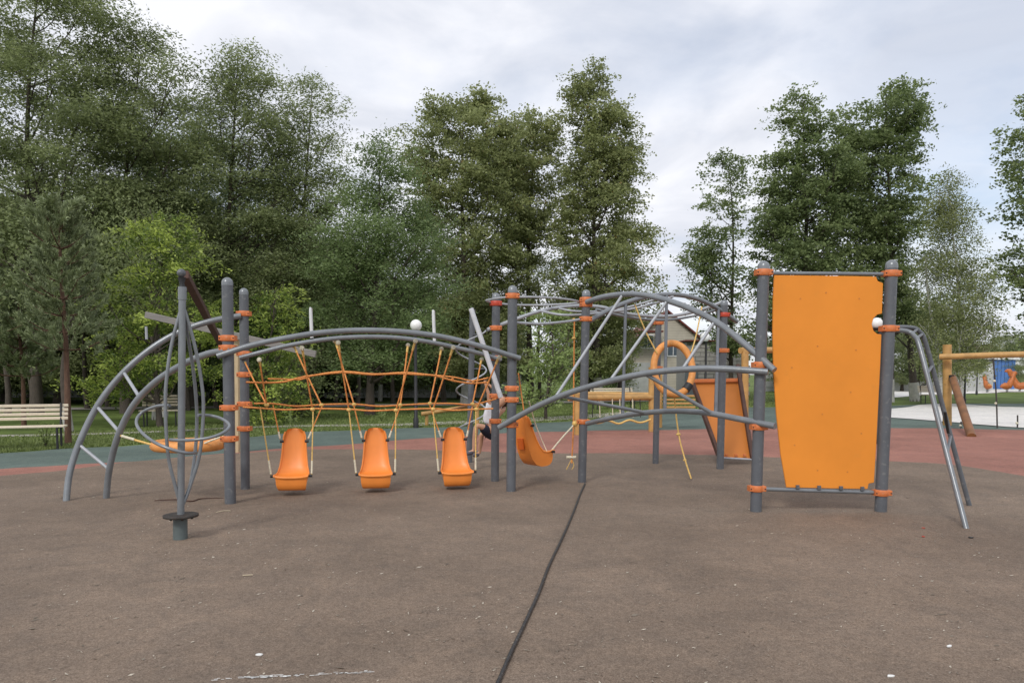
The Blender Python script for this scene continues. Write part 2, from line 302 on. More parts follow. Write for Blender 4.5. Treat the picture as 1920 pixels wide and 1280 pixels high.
def tree(name, label, cat, base, depth, rows, style, lm, bark=BARK, trunk_r=.16, group=None, dens=1.0, limb_n=26, white=0, lean=0, seed=0, leader=True, lsz=1.0, trunk2=None):
    """rows: (y, xleft, xright) outline of the crown seen from the playground, in photo pixels at that depth"""
    rng = np.random.default_rng(seed+11); st = STYLE[style]
    if isinstance(base, (int, float)): b = G(base, 700+FPX*EYE/depth); 
    else: b = G(*base)
    Y = b.y if depth is None else depth; b = Vector((b.x*Y/b.y if b.y else b.x, Y, 0))
    rr = [(P(0, y, Y).z, P(x0, y, Y).x, P(x1, y, Y).x) for y, x0, x1 in rows]
    zs = np.array([r[0] for r in rr])[::-1]; xl = np.array([r[1] for r in rr])[::-1]; xr = np.array([r[2] for r in rr])[::-1]
    area = abs(np.trapezoid(xr-xl, zs)) if hasattr(np, 'trapezoid') else abs(np.trapz(xr-xl, zs))
    root = thing(name, label, cat, b, group)
    lr = st['lr']*lsz; nl = max(10, int(area/(lr*lr)*st.get('nl', 3.0)))
    pts = []
    wz = np.interp(np.linspace(zs[0], zs[-1], 200), zs, xr-xl); cz = np.cumsum(wz); cz /= cz[-1]; zz = np.linspace(zs[0], zs[-1], 200)
    tries = 0
    while len(pts) < nl and tries < nl*60:
        tries += 1
        z = np.interp(rng.random(), cz, zz); x0, x1 = np.interp(z, zs, xl), np.interp(z, zs, xr); h = (x1-x0)/2
        rl = lr*rng.uniform(.4, 1.25)
        u = rng.uniform(-1, 1); v = rng.uniform(-1, 1)
        if u*u+v*v > 1 or (u*u+v*v < .2 and rng.random() < .6): continue
        hh = max(h-rl*st.get('inset', .3), .12)
        zc = min(z, zs[-1]-rl*.15)
        pts.append(((x0+x1)/2+u*hh, Y+v*min(hh*.85, 4.0), max(zc, zs[0]+rl*.35), min(rl, h*1.1+.15)))
    pts = np.array(pts); nl = len(pts)
    la = st['L']*lsz*st['W']*lsz*.55; nleaf = int(st['cov']*dens*area/la); per = np.maximum(20, (nleaf*(pts[:, 3]**2)/np.sum(pts[:, 3]**2)).astype(int))
    C, D, T = [], [], []
    for i in range(nl):
        c = pts[i, :3]; r = pts[i, 3]; n = per[i]; nc = max(4, n//24)
        q = unit(rng.normal(size=(nc, 3))); rad = rng.random((nc, 1))**.55; q3 = q*rad
        out_ = np.array([c[0]-b.x, c[1]-Y, 0.]); ho = np.linalg.norm(out_); out_ = out_/ho if ho > .3 else unit(rng.normal(size=3)*np.array([1, 1, 0])+1e-6); sd = np.array([-out_[1], out_[0], 0]); rise = rng.uniform(-.05, .45)
        cc_ = c+out_*(q3[:, :1]*r*1.35)+sd*(q3[:, 1:2]*r*.95); cc_[:, 2] += q3[:, 2]*r*st['flat']*.62+rise*q3[:, 0]*r-st['droop']*1.1*r*np.maximum(q3[:, 0], 0)**2-.25*st['droop']*r*q3[:, 1]**2
        idx = rng.integers(0, nc, n); ax = unit(q*np.array([1, 1, .35])+rng.normal(size=(nc, 3))*np.array([.55, .55, .3]))[idx]; t_ = rng.uniform(-1, 1, (n, 1))
        off = ax*t_*st['cs']*lsz*1.7+rng.normal(size=(n, 3))*st['cs']*lsz*np.array([.42, .42, .26]); off[:, 2] -= st['droop']*np.hypot(off[:, 0], off[:, 1])*.9
        p = cc_[idx]+off
        d = unit(ax*.7+unit(np.cross(ax, rng.normal(size=(n, 3))*.35+np.array([0, 0, 1.])))*rng.choice([-1, 1], (n, 1))+rng.normal(size=(n, 3))*.25); d[:, 2] -= st['droop']*.5
        lobe_t = rng.uniform(-.16, .16); ct = rng.uniform(-.16, .16, nc)+(.38*q3[:, 0]-.08 if style == 'bright' else 0)   # bright style: leaf tint gets paler towards the bough tips
        T.append(np.clip(.45+lobe_t+ct[idx]+rng.normal(size=n)*.16, 0, 1)); C.append(p); D.append(d)
    C = np.concatenate(C); D = np.concatenate(D); T = np.concatenate(T); keep = C[:, 2] > .05; C, D, T = C[keep], D[keep], T[keep]
    me = mesh_from_quads('crown', leaves(C, D, st['L']*lsz, st['W']*lsz, T, rng=rng), T, lm, origin=b)
    link('crown', me, root)
    # trunk and limbs
    rr_ = random.Random(seed); zt = zs[-1]-(zs[-1]-zs[0])*.06; xt = float(np.interp(zt, zs, (xl+xr)/2)); zf = zs[0]+(zs[-1]-zs[0])*.12
    def axis(t):
        z = zt*t; k = t*t
        return Vector((b.x*(1-k)+xt*k+.12*math.sin(t*5+seed), Y+.15*math.sin(t*4+seed*2), z))
    mb = MB(); K = 10; top = 1.0 if leader else .6
    mb.tube([axis(top*i/K) for i in range(K+1)], [trunk_r*(1.25 if i == 0 else 1)*max(.03, 1-(i/K)**.75*.97)+.008 for i in range(K+1)], 9, sub=2)
    if trunk2:
        for bx, tx, ty in trunk2:
            tp = P(tx, ty, Y+.4); q0 = Vector((G(bx, 700+FPX*EYE/Y).x, Y+.4, 0)); mb.tube([q0, q0.lerp(tp, .35)+Vector((.1, 0, 0)), q0.lerp(tp, .7)-Vector((.08, 0, 0)), tp], [trunk_r*.9, trunk_r*.7, trunk_r*.45, .03], 8, sub=3)
    order = np.argsort(-pts[:, 3]+rng.random(nl)*.8)[:limb_n]
    for i in order:
        c = Vector(pts[i, :3]); hz = math.hypot(c.x-b.x, c.y-Y); t0 = max(.12, min(.93*top, (c.z-hz*.75-.3)/max(zt, .1))); a = axis(t0); r0 = max(.018, trunk_r*(1-.86*t0)*.5)
        m1 = a.lerp(c, .45)+Vector((rr_.uniform(-.2, .2), rr_.uniform(-.2, .2), -.12*hz)); mb.tube([a, m1, c], [r0, r0*.6, .012], 5, cap=False, sub=3)
        for k in range(2):
            e2 = c+Vector((rr_.uniform(-1, 1), rr_.uniform(-1, 1), rr_.uniform(-.2, .8)))*pts[i, 3]*.8; mb.tube([m1.lerp(c, .5+.2*k), e2], [r0*.45, .008], 4, cap=False)
    mb.build('trunk', bark, root)
    if white:
        mw = MB(); hs = [0, white*.5, white]
        mw.tube([axis(z/zt)+Vector((0, 0, 0)) for z in hs], [trunk_r*1.25+.012, trunk_r*1.06+.012, trunk_r*.98+.008], 9, cap=False); mw.build('whitewash', LIME, root)
    return root

GL = 'trees behind the playground'
# left wood: tall feathery locusts (front row)
tree('locust_tree', 'tallest airy locust tree at the far left, its crown running out of the picture', 'tree', 60, 27, [(-130, 20, 150), (-60, -40, 210), (20, -120, 235), (120, -160, 230), (230, -170, 300), (330, -170, 310), (430, -160, 260), (520, -120, 230), (600, -60, 200)], 'locust', LF_LOCUST, trunk_r=.2, group=GL, seed=1, limb_n=50, dens=1.15)
tree('locust_tree', 'broad airy locust tree, second from the left, sloping down to the right', 'tree', 235, 28, [(60, 200, 300), (110, 170, 350), (170, 150, 400), (250, 150, 430), (340, 150, 440), (430, 150, 430), (520, 170, 430), (610, 200, 420)], 'locust', LF_LOCUST, trunk_r=.19, group=GL, seed=2, limb_n=44, dens=1.1)
tree('locust_tree', 'slim pointed locust tree standing above its neighbours left of centre', 'tree', 430, 29, [(50, 425, 470), (100, 400, 480), (150, 390, 520), (220, 375, 560), (300, 375, 570), (400, 385, 580), (500, 390, 580), (600, 400, 570)], 'locust', LF_LOCUST, trunk_r=.17, group=GL, seed=3, limb_n=40, dens=.95)
tree('locust_tree', 'thin locust tree with two small feathery peaks beside the pointed one', 'tree', 560, 30, [(130, 560, 592), (165, 540, 630), (230, 510, 640), (310, 500, 650), (400, 500, 660), (500, 500, 680), (600, 520, 670), (660, 540, 640)], 'locust', LF_LOCUST, trunk_r=.15, group=GL, seed=4, limb_n=34, dens=.95)
tree('locust_tree', 'cool green locust tree with drooping layered boughs left of the lindens', 'tree', 700, 27, [(250, 690, 735), (300, 660, 770), (350, 640, 790), (410, 620, 830), (480, 600, 850), (560, 590, 850), (640, 600, 830), (700, 620, 790)], 'locust', LF_BLUE, trunk_r=.16, group=GL, seed=5, limb_n=32, dens=1.35)
tree('locust_tree', 'dark locust tree filling the middle of the left wood', 'tree', 360, 33, [(250, 250, 420), (330, 220, 520), (420, 220, 560), (520, 230, 580), (620, 230, 580), (700, 260, 560)], 'locust', LF_BLUE, trunk_r=.2, group=GL, seed=6, dens=1.3)
tree('linden_tree', 'broad dense linden with brownish seed heads at the centre of the picture', 'tree', 870, 36, [(172, 880, 930), (200, 795, 950), (250, 760, 985), (320, 745, 1020), (400, 760, 1020), (500, 790, 1010), (600, 800, 1000), (700, 820, 990)], 'linden', LF_LINDEN, trunk_r=.24, group=GL, seed=7, white=1.3, limb_n=50)
tree('linden_tree', 'lighter linden between the broad one and the conical one', 'tree', 990, 38, [(205, 980, 1040), (240, 950, 1055), (300, 930, 1065), (380, 930, 1050), (470, 930, 1030), (560, 930, 1030)], 'linden', LF_LINDEN, trunk_r=.2, group=GL, seed=8, dens=.8)
tree('linden_tree', 'tall conical linden standing right of centre', 'tree', 1120, 36, [(132, 1078, 1135), (180, 1058, 1160), (240, 1058, 1205), (290, 1065, 1212), (350, 1040, 1195), (420, 1030, 1215), (490, 1020, 1245), (560, 1020, 1245), (640, 1030, 1215), (700, 1040, 1190)], 'linden', LF_LINDEN, trunk_r=.22, group=GL, seed=9, white=1.3, limb_n=50)
tree('acacia_tree', 'small sparse acacia leaning over the roof of the house', 'tree', 1375, 42, [(292, 1335, 1385), (340, 1325, 1405), (400, 1310, 1405), (450, 1285, 1400), (490, 1270, 1400), (540, 1290, 1400), (600, 1320, 1400), (660, 1340, 1400)], 'maple', LF_MAPLE, trunk_r=.16, group=GL, seed=10, dens=.8, lsz=1.0)
tree('maple_tree', 'big dense tree behind the orange climbing board, left half of the pair', 'tree', 1500, 38, [(172, 1490, 1540), (215, 1450, 1560), (260, 1440, 1590), (330, 1430, 1610), (400, 1412, 1620), (480, 1400, 1620), (560, 1390, 1620), (650, 1400, 1600), (690, 1420, 1580)], 'maple', LF_MAPLE, trunk_r=.24, group=GL, seed=11, limb_n=50, lsz=1.0, dens=1.6)
tree('maple_tree', 'big dense tree behind the orange climbing board, taller right half of the pair', 'tree', 1665, 39, [(155, 1670, 1740), (190, 1570, 1742), (240, 1555, 1738), (310, 1550, 1725), (400, 1560, 1740), (480, 1570, 1740), (560, 1580, 1730), (620, 1600, 1730)], 'maple', LF_MAPLE, trunk_r=.24, group=GL, seed=12, limb_n=46, lsz=1.0, dens=1.5, white=1.2)
tree('birch_tree', 'thin weeping birch with bare top twigs right of the orange board', 'tree', 1800, 33, [(320, 1760, 1790), (370, 1745, 1810), (430, 1735, 1825), (500, 1730, 1850), (570, 1720, 1870), (640, 1720, 1860), (690, 1740, 1840)], 'birch', LF_BIRCH, bark=BIRCH, trunk_r=.11, group=GL, seed=13, limb_n=46, dens=1.9, trunk2=[(1775, 1735, 480)])
tree('maple_tree', 'dark tree cut off by the right edge of the picture', 'tree', 1960, 33, [(165, 1925, 1990), (220, 1905, 2040), (280, 1892, 2060), (360, 1890, 2080), (450, 1890, 2080), (540, 1875, 2080), (620, 1880, 2080), (670, 1890, 2050)], 'maple', LF_MAPLE, trunk_r=.2, group=GL, seed=14, dens=.9)
tree('locust_tree', 'bright green young tree behind the arched ladder', 'tree', 300, 21, [(398, 265, 350), (425, 245, 370), (455, 205, 400), (490, 230, 405), (540, 175, 430), (600, 190, 430), (660, 170, 440), (700, 140, 430), (745, 165, 420)], 'bright', LF_BRIGHT, trunk_r=.08, group=GL, seed=15, dens=1.05)
tree('locust_tree', 'bright green bushy young tree behind the first two posts', 'tree', 500, 22, [(540, 480, 555), (570, 450, 560), (620, 440, 570), (680, 440, 590), (730, 450, 600), (780, 470, 590)], 'bright', LF_BRIGHT, trunk_r=.06, group=GL, seed=16, dens=.95)
tree('shrub', 'pale green leafy shrub seen between the tall central posts', 'shrub', 1030, 24, [(580, 1000, 1060), (620, 975, 1075), (670, 965, 1085), (720, 970, 1080), (760, 985, 1065)], 'shrub', LF_SHRUB, trunk_r=.05, group='shrubs under the trees', seed=17)
tree('shrub', 'small dark shrub under the drooping locust', 'shrub', 560, 25, [(660, 500, 620), (700, 470, 640), (750, 470, 640), (790, 500, 600)], 'shrub', LF_LOCUST, trunk_r=.05, group='shrubs under the trees', seed=18, dens=.8)
tree('shrub', 'low green shrub right of the birch trunks by the wall', 'shrub', 1720, 44, [(560, 1690, 1780), (620, 1670, 1800), (680, 1670, 1800), (715, 1690, 1790)], 'shrub', LF_LOCUST, trunk_r=.06, group='shrubs under the trees', seed=19, lsz=1.6)
# far row: copies of three trees, much farther off
def far_copies():
    protos = {}
    sp_ = [('far_tree', 'locust', LF_LOCUST, [(430, -80, 60), (480, -130, 110), (550, -150, 140), (640, -150, 150), (720, -130, 130)]),
           ('far_tree', 'linden', LF_MAPLE, [(440, -60, 70), (500, -120, 110), (570, -140, 130), (650, -140, 140), (725, -110, 110)])]
    words = ['at the far left edge', 'behind the park bench', 'behind the pine tree', 'behind the arched ladder', 'behind the tall spinner pole', 'behind the first two posts', 'behind the first swing seat', 'behind the second swing seat', 'behind the white globe lamp', 'behind the third swing seat', 'behind the climbing child', 'behind the broad linden trunk', 'behind the conical linden', 'behind the orange climbing board', 'just right of the orange climbing board', 'behind the birch', 'behind the blue kiosk', 'at the far right edge', 'beyond the left edge, tall', 'between bench and pine, tall']
    xs = [(-120, 34), (10, 40), (110, 37), (200, 42), (300, 39), (400, 44), (500, 40), (600, 45), (700, 41), (770, 47), (880, 44), (930, 50), (1110, 46), (1500, 58), (1690, 62), (1790, 66), (1880, 72), (2010, 60), (-230, 42), (60, 46)]
    for i, (px, d) in enumerate(xs):
        k = i % 2
        if k not in protos:
            nm, sty, lm, rows = sp_[k]; rows = [(y, 960+a, 960+c) for y, a, c in rows]
            protos[k] = tree('tree', 'x', 'tree', 960, 40, rows, sty, lm, trunk_r=.2, seed=40+k, dens=1.5, limb_n=16, lsz=1.25); o = protos[k]
        else: o = copy_tree(protos[k])
        o.location = (G(px, 700+FPX*EYE/d).x, d, 0); o.rotation_euler = (0, 0, random.uniform(0, 6)); s_ = random.uniform(.82, 1.1)*(1.1 if px < 700 else .85)*(.75 if px > 1680 else 1); o.scale = (s_, s_, s_)
        o['label'] = 'dark background tree '+words[i]; o['group'] = 'background trees of the wood'
far_copies()
# trunks of the wood, thin, some whitewashed, seen under the crowns
tw = ['left of the park bench', 'behind the bench back', 'just right of the bench', 'near the pine, leaning', 'inside the arched ladder', 'under the ladder rungs', 'left of the spinner', 'seen through the left hoop of the spinner', 'right of the spinner pole', 'left of the first post', 'behind the first swing ropes', 'between the first two swings, left', 'between the first two swings, right', 'above the second swing', 'right of the second swing', 'left of the globe lamp', 'right of the globe lamp', 'behind the third swing', 'behind the climbing child', 'behind the conical linden', 'beside the pale shrub', 'right of the orange board, leaning']
tx_ = [(15, 27, .1, 0), (62, 30, .12, 0), (125, 19, .09, .9), (165, 31, .1, 0), (205, 33, .1, 0), (245, 30, .08, 0), (292, 24, .09, .85), (308, 25.5, .08, .85), (352, 30, .08, 0), (405, 32, .08, 0), (520, 36, .12, 0), (632, 38, .1, 0), (672, 34, .09, 0), (712, 40, .1, .9), (735, 37, .1, 0), (818, 42, .09, 0), (833, 38, .12, 0), (862, 44, .1, 0), (905, 40, .1, .9), (1160, 40, .12, 0), (1010, 42, .1, 0), (1712, 40, .2, .9)]
for i, (px, d, r, wh) in enumerate(tx_):
    b = Vector((G(px, 700+FPX*EYE/d).x, d, 0)); t = thing('bare_trunk_tree', 'slender dark tree trunk '+tw[i]+(', whitewashed at its foot' if wh else ''), 'tree', b, 'slender trunks in the wood')
    ln = random.uniform(-.5, .5) if px != 1712 else -1.5; H = 1.5+random.uniform(160, 230)*d/FPX
    mb = MB(); pp = [b+Vector((ln*k*k+.06*math.sin(k*9+i), 0, H*k)) for k in (0, .15, .35, .6, 1)]; mb.tube(pp, [r*1.3, r, r*.85, r*.6, .03], 8, sub=3)
    for k in range(5):
        a = b+Vector((ln*(.4+.1*k)**2, 0, H*(.4+.1*k))); mb.tube([a, a+Vector((random.uniform(-1.2, 1.2), random.uniform(-1, 1), random.uniform(.5, 1.3)))], [r*.35, .01], 5)
    mb.build('trunk', BARK, t)
    if wh: MB().tube(spline([p for p in pp[:3]], [0]*3, 4)[0][:5+int(wh)], r*1.30, 9, cap=False).build('whitewash', LIME, t)
    n = 2600; c = np.array([pp[-1].x, d, H])+RNG.normal(size=(n, 3))*np.array([.8, .8, .8]); T = np.clip(.4+RNG.normal(size=n)*.2, 0, 1)
    link('crown', mesh_from_quads('crown', leaves(c, RNG.normal(size=(n, 3)), .12, .06, T), T, LF_LOCUST, origin=b), t)
# pines
def pine(label, px, by, top, spread, seed):
    rng = np.random.default_rng(seed); b = G(px, by); Y = b.y; H = P(px, top, Y).z; root = thing('pine_tree', label, 'tree', b, 'pine trees at the left edge')
    mb = MB(); mb.tube([b, b+Vector((.03, 0, H*.4)), b+Vector((-.02, 0, H*.75)), b+Vector((0, 0, H))], [.07, .052, .036, .010], 8, sub=3)
    C, D, T = [], [], []; z = H*.40; wh = 0
    while z < H-.1:
        f = (z-H*.40)/(H*.60); R = spread*(1-f)**.7*rng.uniform(.85, 1.1)+.12; nb = 6
        for k in range(nb):
            a = 2*math.pi*k/nb+wh*.5+rng.uniform(-.3, .3); p0 = b+Vector((0, 0, z)); rr2 = R*rng.uniform(.55, 1.15); tip = p0+Vector((math.cos(a)*rr2, math.sin(a)*rr2, rr2*(.25+.5*f))); md = p0.lerp(tip, .5)-Vector((0, 0, .1*rr2))
            mb.tube([p0, md, tip], [.02, .014, .005], 4, cap=False, sub=2)
            for j in range(7):
                s = .35+.65*j/6; c = (p0.lerp(md, s*2) if s < .5 else md.lerp(tip, s*2-1)); c = np.array(c)+rng.normal(size=3)*.10*rr2**.5; n = 80
                ax = unit(np.array([math.cos(a)*.7, math.sin(a)*.7, .9])+rng.normal(size=3)*.3); o_ = rng.uniform(0, .2, (n, 1)); dd = unit(ax*1.0+rng.normal(size=(n, 3))*.45)
                C.append(c+ax*o_+dd*.05); D.append(dd); T.append(np.clip(rng.normal(size=n)*.16+.45+rng.uniform(-.15, .2), 0, 1))
        z += H*.07; wh += 1
    mb.build('trunk', BARKP, root); C = np.concatenate(C); D = np.concatenate(D); T = np.concatenate(T)
    link('crown', mesh_from_quads('crown', leaves(C, D, .15, .017, T, rng=rng), T, LF_PINE, origin=b), root)
pine('young pine with a bare reddish trunk right of the park bench', 128, 832, 385, .95, 3)
pine('pine hidden half behind the left edge of the picture', -70, 810, 360, 1.7, 5)
pine('small low pine behind the park bench', 45, 800, 560, 1.2, 9)
# grass blades along the near lawn
def grass():
    n = 60000; xs = RNG.uniform(-350, 1500, n); tt = RNG.random(n); top = np.interp(xs, [p[0] for p in GREEN_TOP], [p[1] for p in GREEN_TOP])
    ys = top-.6-30*tt**1.3
    g = np.array([tuple(G(x, y)) for x, y in zip(xs, ys)]); h = RNG.uniform(.02, .07, (n, 1)); a = RNG.uniform(0, 6.28, n); s = np.stack([np.cos(a), np.sin(a), 0*a], 1)*.008*(1+g[:, 1:2]/20)
    tip = g+np.concatenate([RNG.normal(size=(n, 2))*.02, h], 1); T = np.clip(RNG.normal(size=n)*.2+.5, 0, 1)
    link('grass', mesh_from_quads('grass', np.stack([g-s, g+s, tip], 1), T, LF_GRASS), label='short green grass along the edge of the lawn', category='grass', kind='stuff')
grass()
def weed(px, py, label, seed):
    rng = np.random.default_rng(seed); b = G(px, py); root = thing('weed', label, 'plant', b, 'tall weeds at the lawn edge'); mb = MB(); C, D = [], []
    for k in range(6):
        a = rng.uniform(0, 6.28); h = rng.uniform(.25, .55); tip = b+Vector((math.cos(a)*.15, math.sin(a)*.15, h)); mb.tube([b, tip], [.006, .003], 4)
        for j in range(14): C.append(np.array(b.lerp(tip, .2+.8*j/13))); D.append(unit(rng.normal(size=3)))
    mb.build('stem', MATS['honey varnished log'] if 0 else BARK, root); C = np.array(C); D = np.array(D); T = rng.uniform(.3, .9, len(C))
    link('foliage', mesh_from_quads('foliage', leaves(C, D, .12, .04, T, rng=rng), T, LF_SHRUB, origin=b), root)
weed(86, 838, 'tall weed under the park bench', 1); weed(715, 790, 'tall weed stalk behind the second swing', 2); weed(548, 800, 'tall weed beside the first swing seat', 3)

# ------------------------------------------------------------------ far buildings
def house():
    Y = 56; b = P(1250, 730, Y); b.z = 0; r = thing('house', 'beige gabled house with a dark red roof edge among the trees', 'house', b)
    x0, x1 = P(1186, 700, Y).x, P(1320, 700, Y).x; ez = P(0, 640, Y).z; az_ = P(0, 583, Y).z; xm = (x0+x1)/2-.15; dz = 9
    w_ = MB(); pts = [(x0, 0), (x1, 0), (x1, ez), (xm, az_), (x0, ez)]
    w_.add([(x, Y, z) for x, z in pts]+[(x, Y+dz, z) for x, z in pts], [(0, 1, 2, 3, 4), (9, 8, 7, 6, 5), (1, 6, 7, 2), (0, 4, 9, 5)]); w_.build('wall', SIDJ, r)
    z = .3
    while z < az_-.15:                    # overlapping siding boards on the gable
        hw = (x1-x0)/2 if z+.2 < ez else (x1-x0)/2*(az_-z-.2)/(az_-ez)
        c = (x0+x1)/2 if z+.2 < ez else xm+((x0+x1)/2-xm)*(az_-z)/(az_-ez)
        if hw > .1: MB().box((c, Y-.02, z+.1), (2*hw, .04, .19)).build('siding_board', SIDING, r)
        z += .2
    rf = MB()
    for a, c in (((x0-.4, ez-.25), (xm, az_+.08)), ((x1+.4, ez-.25), (xm, az_+.08))):
        rf.add([(a[0], Y-.35, a[1]), (c[0], Y-.35, c[1]), (c[0], Y+dz, c[1]), (a[0], Y+dz, a[1]), (a[0], Y-.35, a[1]-.15), (c[0], Y-.35, c[1]-.15), (c[0], Y+dz, c[1]-.15), (a[0], Y+dz, a[1]-.15)], [(0, 1, 2, 3), (4, 7, 6, 5), (0, 4, 5, 1), (0, 3, 7, 4), (1, 5, 6, 2), (2, 6, 7, 3)])
    rf.build('roof', ROOFR, r)
    for wx, wy in ((1214, 640), (1262, 655)):
        p = P(wx, wy, Y-.06); f = MB().box(p, (1.0, .08, 1.1)).build('window', WPAINT, r); MB().box(p-Vector((0, .045, 0)), (.78, .03, .88)).build('pane', GLASS, f); MB().box(p-Vector((0, .07, 0)), (.05, .03, .88)).build('glazing_bar', WPAINT, f)
    # porch roof strip on the left
    a = P(1150, 622, Y-1.2); c = P(1240, 622, Y-1.2); MB().beam(a, c, 1.6, .12).build('porch_roof', ROOFR, r)
    MB().box((P(1195, 690, Y-1).x, Y-1, 1.15), (1.9, .2, 2.3)).build('porch_wall', STONE, r)
house()
def outbuilding():
    Y = 50; x0, x1 = P(1286, 700, Y).x, P(1400, 700, Y).x; h = P(0, 640, Y).z; r = thing('shed', 'pale grey brick outbuilding right of the beige house', 'shed', ((x0+x1)/2, Y, 0))
    MB().box(((x0+x1)/2, Y+1.5, h/2), (x1-x0-.04, 3, h-.04)).build('wall', mat('mortar', (.3, .29, .28), .9), r)
    z = .02; k = 0
    bw, bh = .62, .29; n = 0
    me = None
    while z < h-.2:
        x = x0+(bw/2 if k % 2 else 0)
        while x < x1-bw*.6 and n < 298:
            if me is None:
                o = MB().box((0, 0, 0), (bw-.04, .06, bh-.035)).build('brick', LBRICK, r, origin=(0, 0, 0)); me = o.data
            else: o = link('brick', me, r)
            o.location = Vector((x+bw/2, Y-.02, z+bh/2))-r.location; x += bw; n += 1
        z += bh; k += 1
    MB().box(((x0+x1)/2, Y+1.4, h+.05), (x1-x0+.3, 3.4, .1)).build('roof', ROOFR, r)
    MB().box((P(1296, 700, Y).x, Y-.08, 1.1), (.9, .08, 2.1)).build('door', mat('grey door', (.16, .18, .2), .5), r)
outbuilding()
def fence(label, xa, xb, Y, z1, m, n, cap=True):
    a, b = P(xa, 700, Y), P(xb, 700, Y); r = thing('concrete_fence', label, 'fence', (a.x, Y, 0), 'concrete panel fences'); st = (b.x-a.x)/n
    for i in range(n):
        c = a.x+st*(i+.5); pn = MB().box((c, Y, z1/2), (st-.16, .08, z1), bev=.01); pn.build('panel', m, r); MB().box((a.x+st*i, Y-.03, z1/2+.05), (.15, .16, z1+.1), bev=.02).build('post', m, r)
        MB().box((c, Y-.05, z1*.5), (st-.5, .03, z1*.6), bev=.01).build('raised_field', m, r)
fence('pale concrete panel fence glimpsed under the trees on the left', -200, 600, 47, 1.15, STONE, 14)
fence('white concrete panel fence behind the second and third swings', 610, 980, 46, 1.55, mat('whitewashed concrete', (.78, .79, .78), .85), 7)
fence('grey concrete panel fence right of the orange climbing board', 1420, 1860, 62, 1.7, STONE, 9)
def kiosk():
    Y = 70; x0, x1 = P(1863, 700, Y).x, P(1903, 700, Y).x; h = P(0, 674, Y).z; r = thing('kiosk', 'bright blue metal kiosk behind the log swing frame', 'kiosk', ((x0+x1)/2, Y, 0))
    MB().box(((x0+x1)/2, Y+2, h/2), (x1-x0-.05, 3.9, h)).build('wall', WPAINT, r)
    n = 6
    for i in range(n): MB().box((x0+(x1-x0)*(i+.5)/n, Y-.02, h/2), ((x1-x0)/n-.04, .07, h-.06)).build('cladding_panel', BLUE, r)
    MB().box(((x0+x1)/2, Y+2, h+.1), (x1-x0+.5, 4.6, .2)).build('roof', WPAINT, r)
    Y = 85; x0, x1 = P(1838, 700, Y).x, P(1895, 700, Y).x; e_ = P(0, 668, Y).z; t_ = P(0, 645, Y).z; r = thing('cottage', 'low cottage with a dusty maroon hipped roof behind the kiosk', 'house', ((x0+x1)/2, Y, 0))
    MB().box(((x0+x1)/2, Y+3, e_/2), (x1-x0, 5, e_)).build('wall', SIDING, r); q = .7
    MB().add([(x0-.4, Y, e_), (x1+.4, Y, e_), (x1+.4, Y+6, e_), (x0-.4, Y+6, e_), (x0+q, Y+2.5, t_), (x1-q, Y+2.5, t_), (x1-q, Y+3.5, t_), (x0+q, Y+3.5, t_)], [(0, 1, 5, 4), (1, 2, 6, 5), (2, 3, 7, 6), (3, 0, 4, 7), (4, 5, 6, 7), (3, 2, 1, 0)]).build('roof', ROOFP, r)
    MB().box((P(1850, 650, Y).x, Y+3, t_), (.5, .5, 1.2)).build('chimney', LBRICK, r)
    Y = 68; x0, x1 = P(1828, 700, Y).x, P(1862, 700, Y).x; h = P(0, 676, Y).z; r = thing('garage', 'narrow pale concrete garage left of the blue kiosk', 'garage', ((x0+x1)/2, Y, 0)); MB().box(((x0+x1)/2, Y+2, h/2), (x1-x0, 4, h)).build('wall', STONE, r); MB().box(((x0+x1)/2, Y-.02, h*.4), ((x1-x0)*.6, .06, h*.75)).build('door', WPAINT, r); MB().box(((x0+x1)/2, Y+2, h+.06), (x1-x0+.2, 4.3, .12)).build('roof', IRON, r)
kiosk()

# ------------------------------------------------------------------ lamps, benches
def lamp(px, top, by, r_px, m, label):
    b = G(px, by); Y = b.y; c = P(px, top, Y); R = r_px*Y/FPX; t = thing('street_lamp', label, 'lamp', b, 'globe lamps')
    mb = MB(); mb.tube([b, b+Vector((0, 0, .25)), b+Vector((0, 0, .3)), b+Vector((0, 0, c.z-R*1.1))], [.075, .075, .05, .042], 10); mb.build('pole', IRON, t)
    MB().tube([c-Vector((0, 0, R*1.25)), c-Vector((0, 0, R*.85))], [.06, .1], 10).build('collar', IRON, t); MB().sphere(c, R, 20, 12).build('globe', m, t)
lamp(780, 610, 802, 11, GLOBE, 'white globe lamp standing just above the arched swing rail')
lamp(1322, 632, 765, 9, GLOBE, 'white globe lamp in front of the grey brick outbuilding')
lamp(1644, 606, 832, 10.5, GLOBE, 'white globe lamp glimpsed through the notch of the orange climbing board')
lamp(1808, 639, 757, 7, GLOBEY, 'yellowed globe lamp beside the birch trunks')
lamp(1831, 642, 740, 5.5, GLOBE, 'small white globe lamp farthest away on the right')
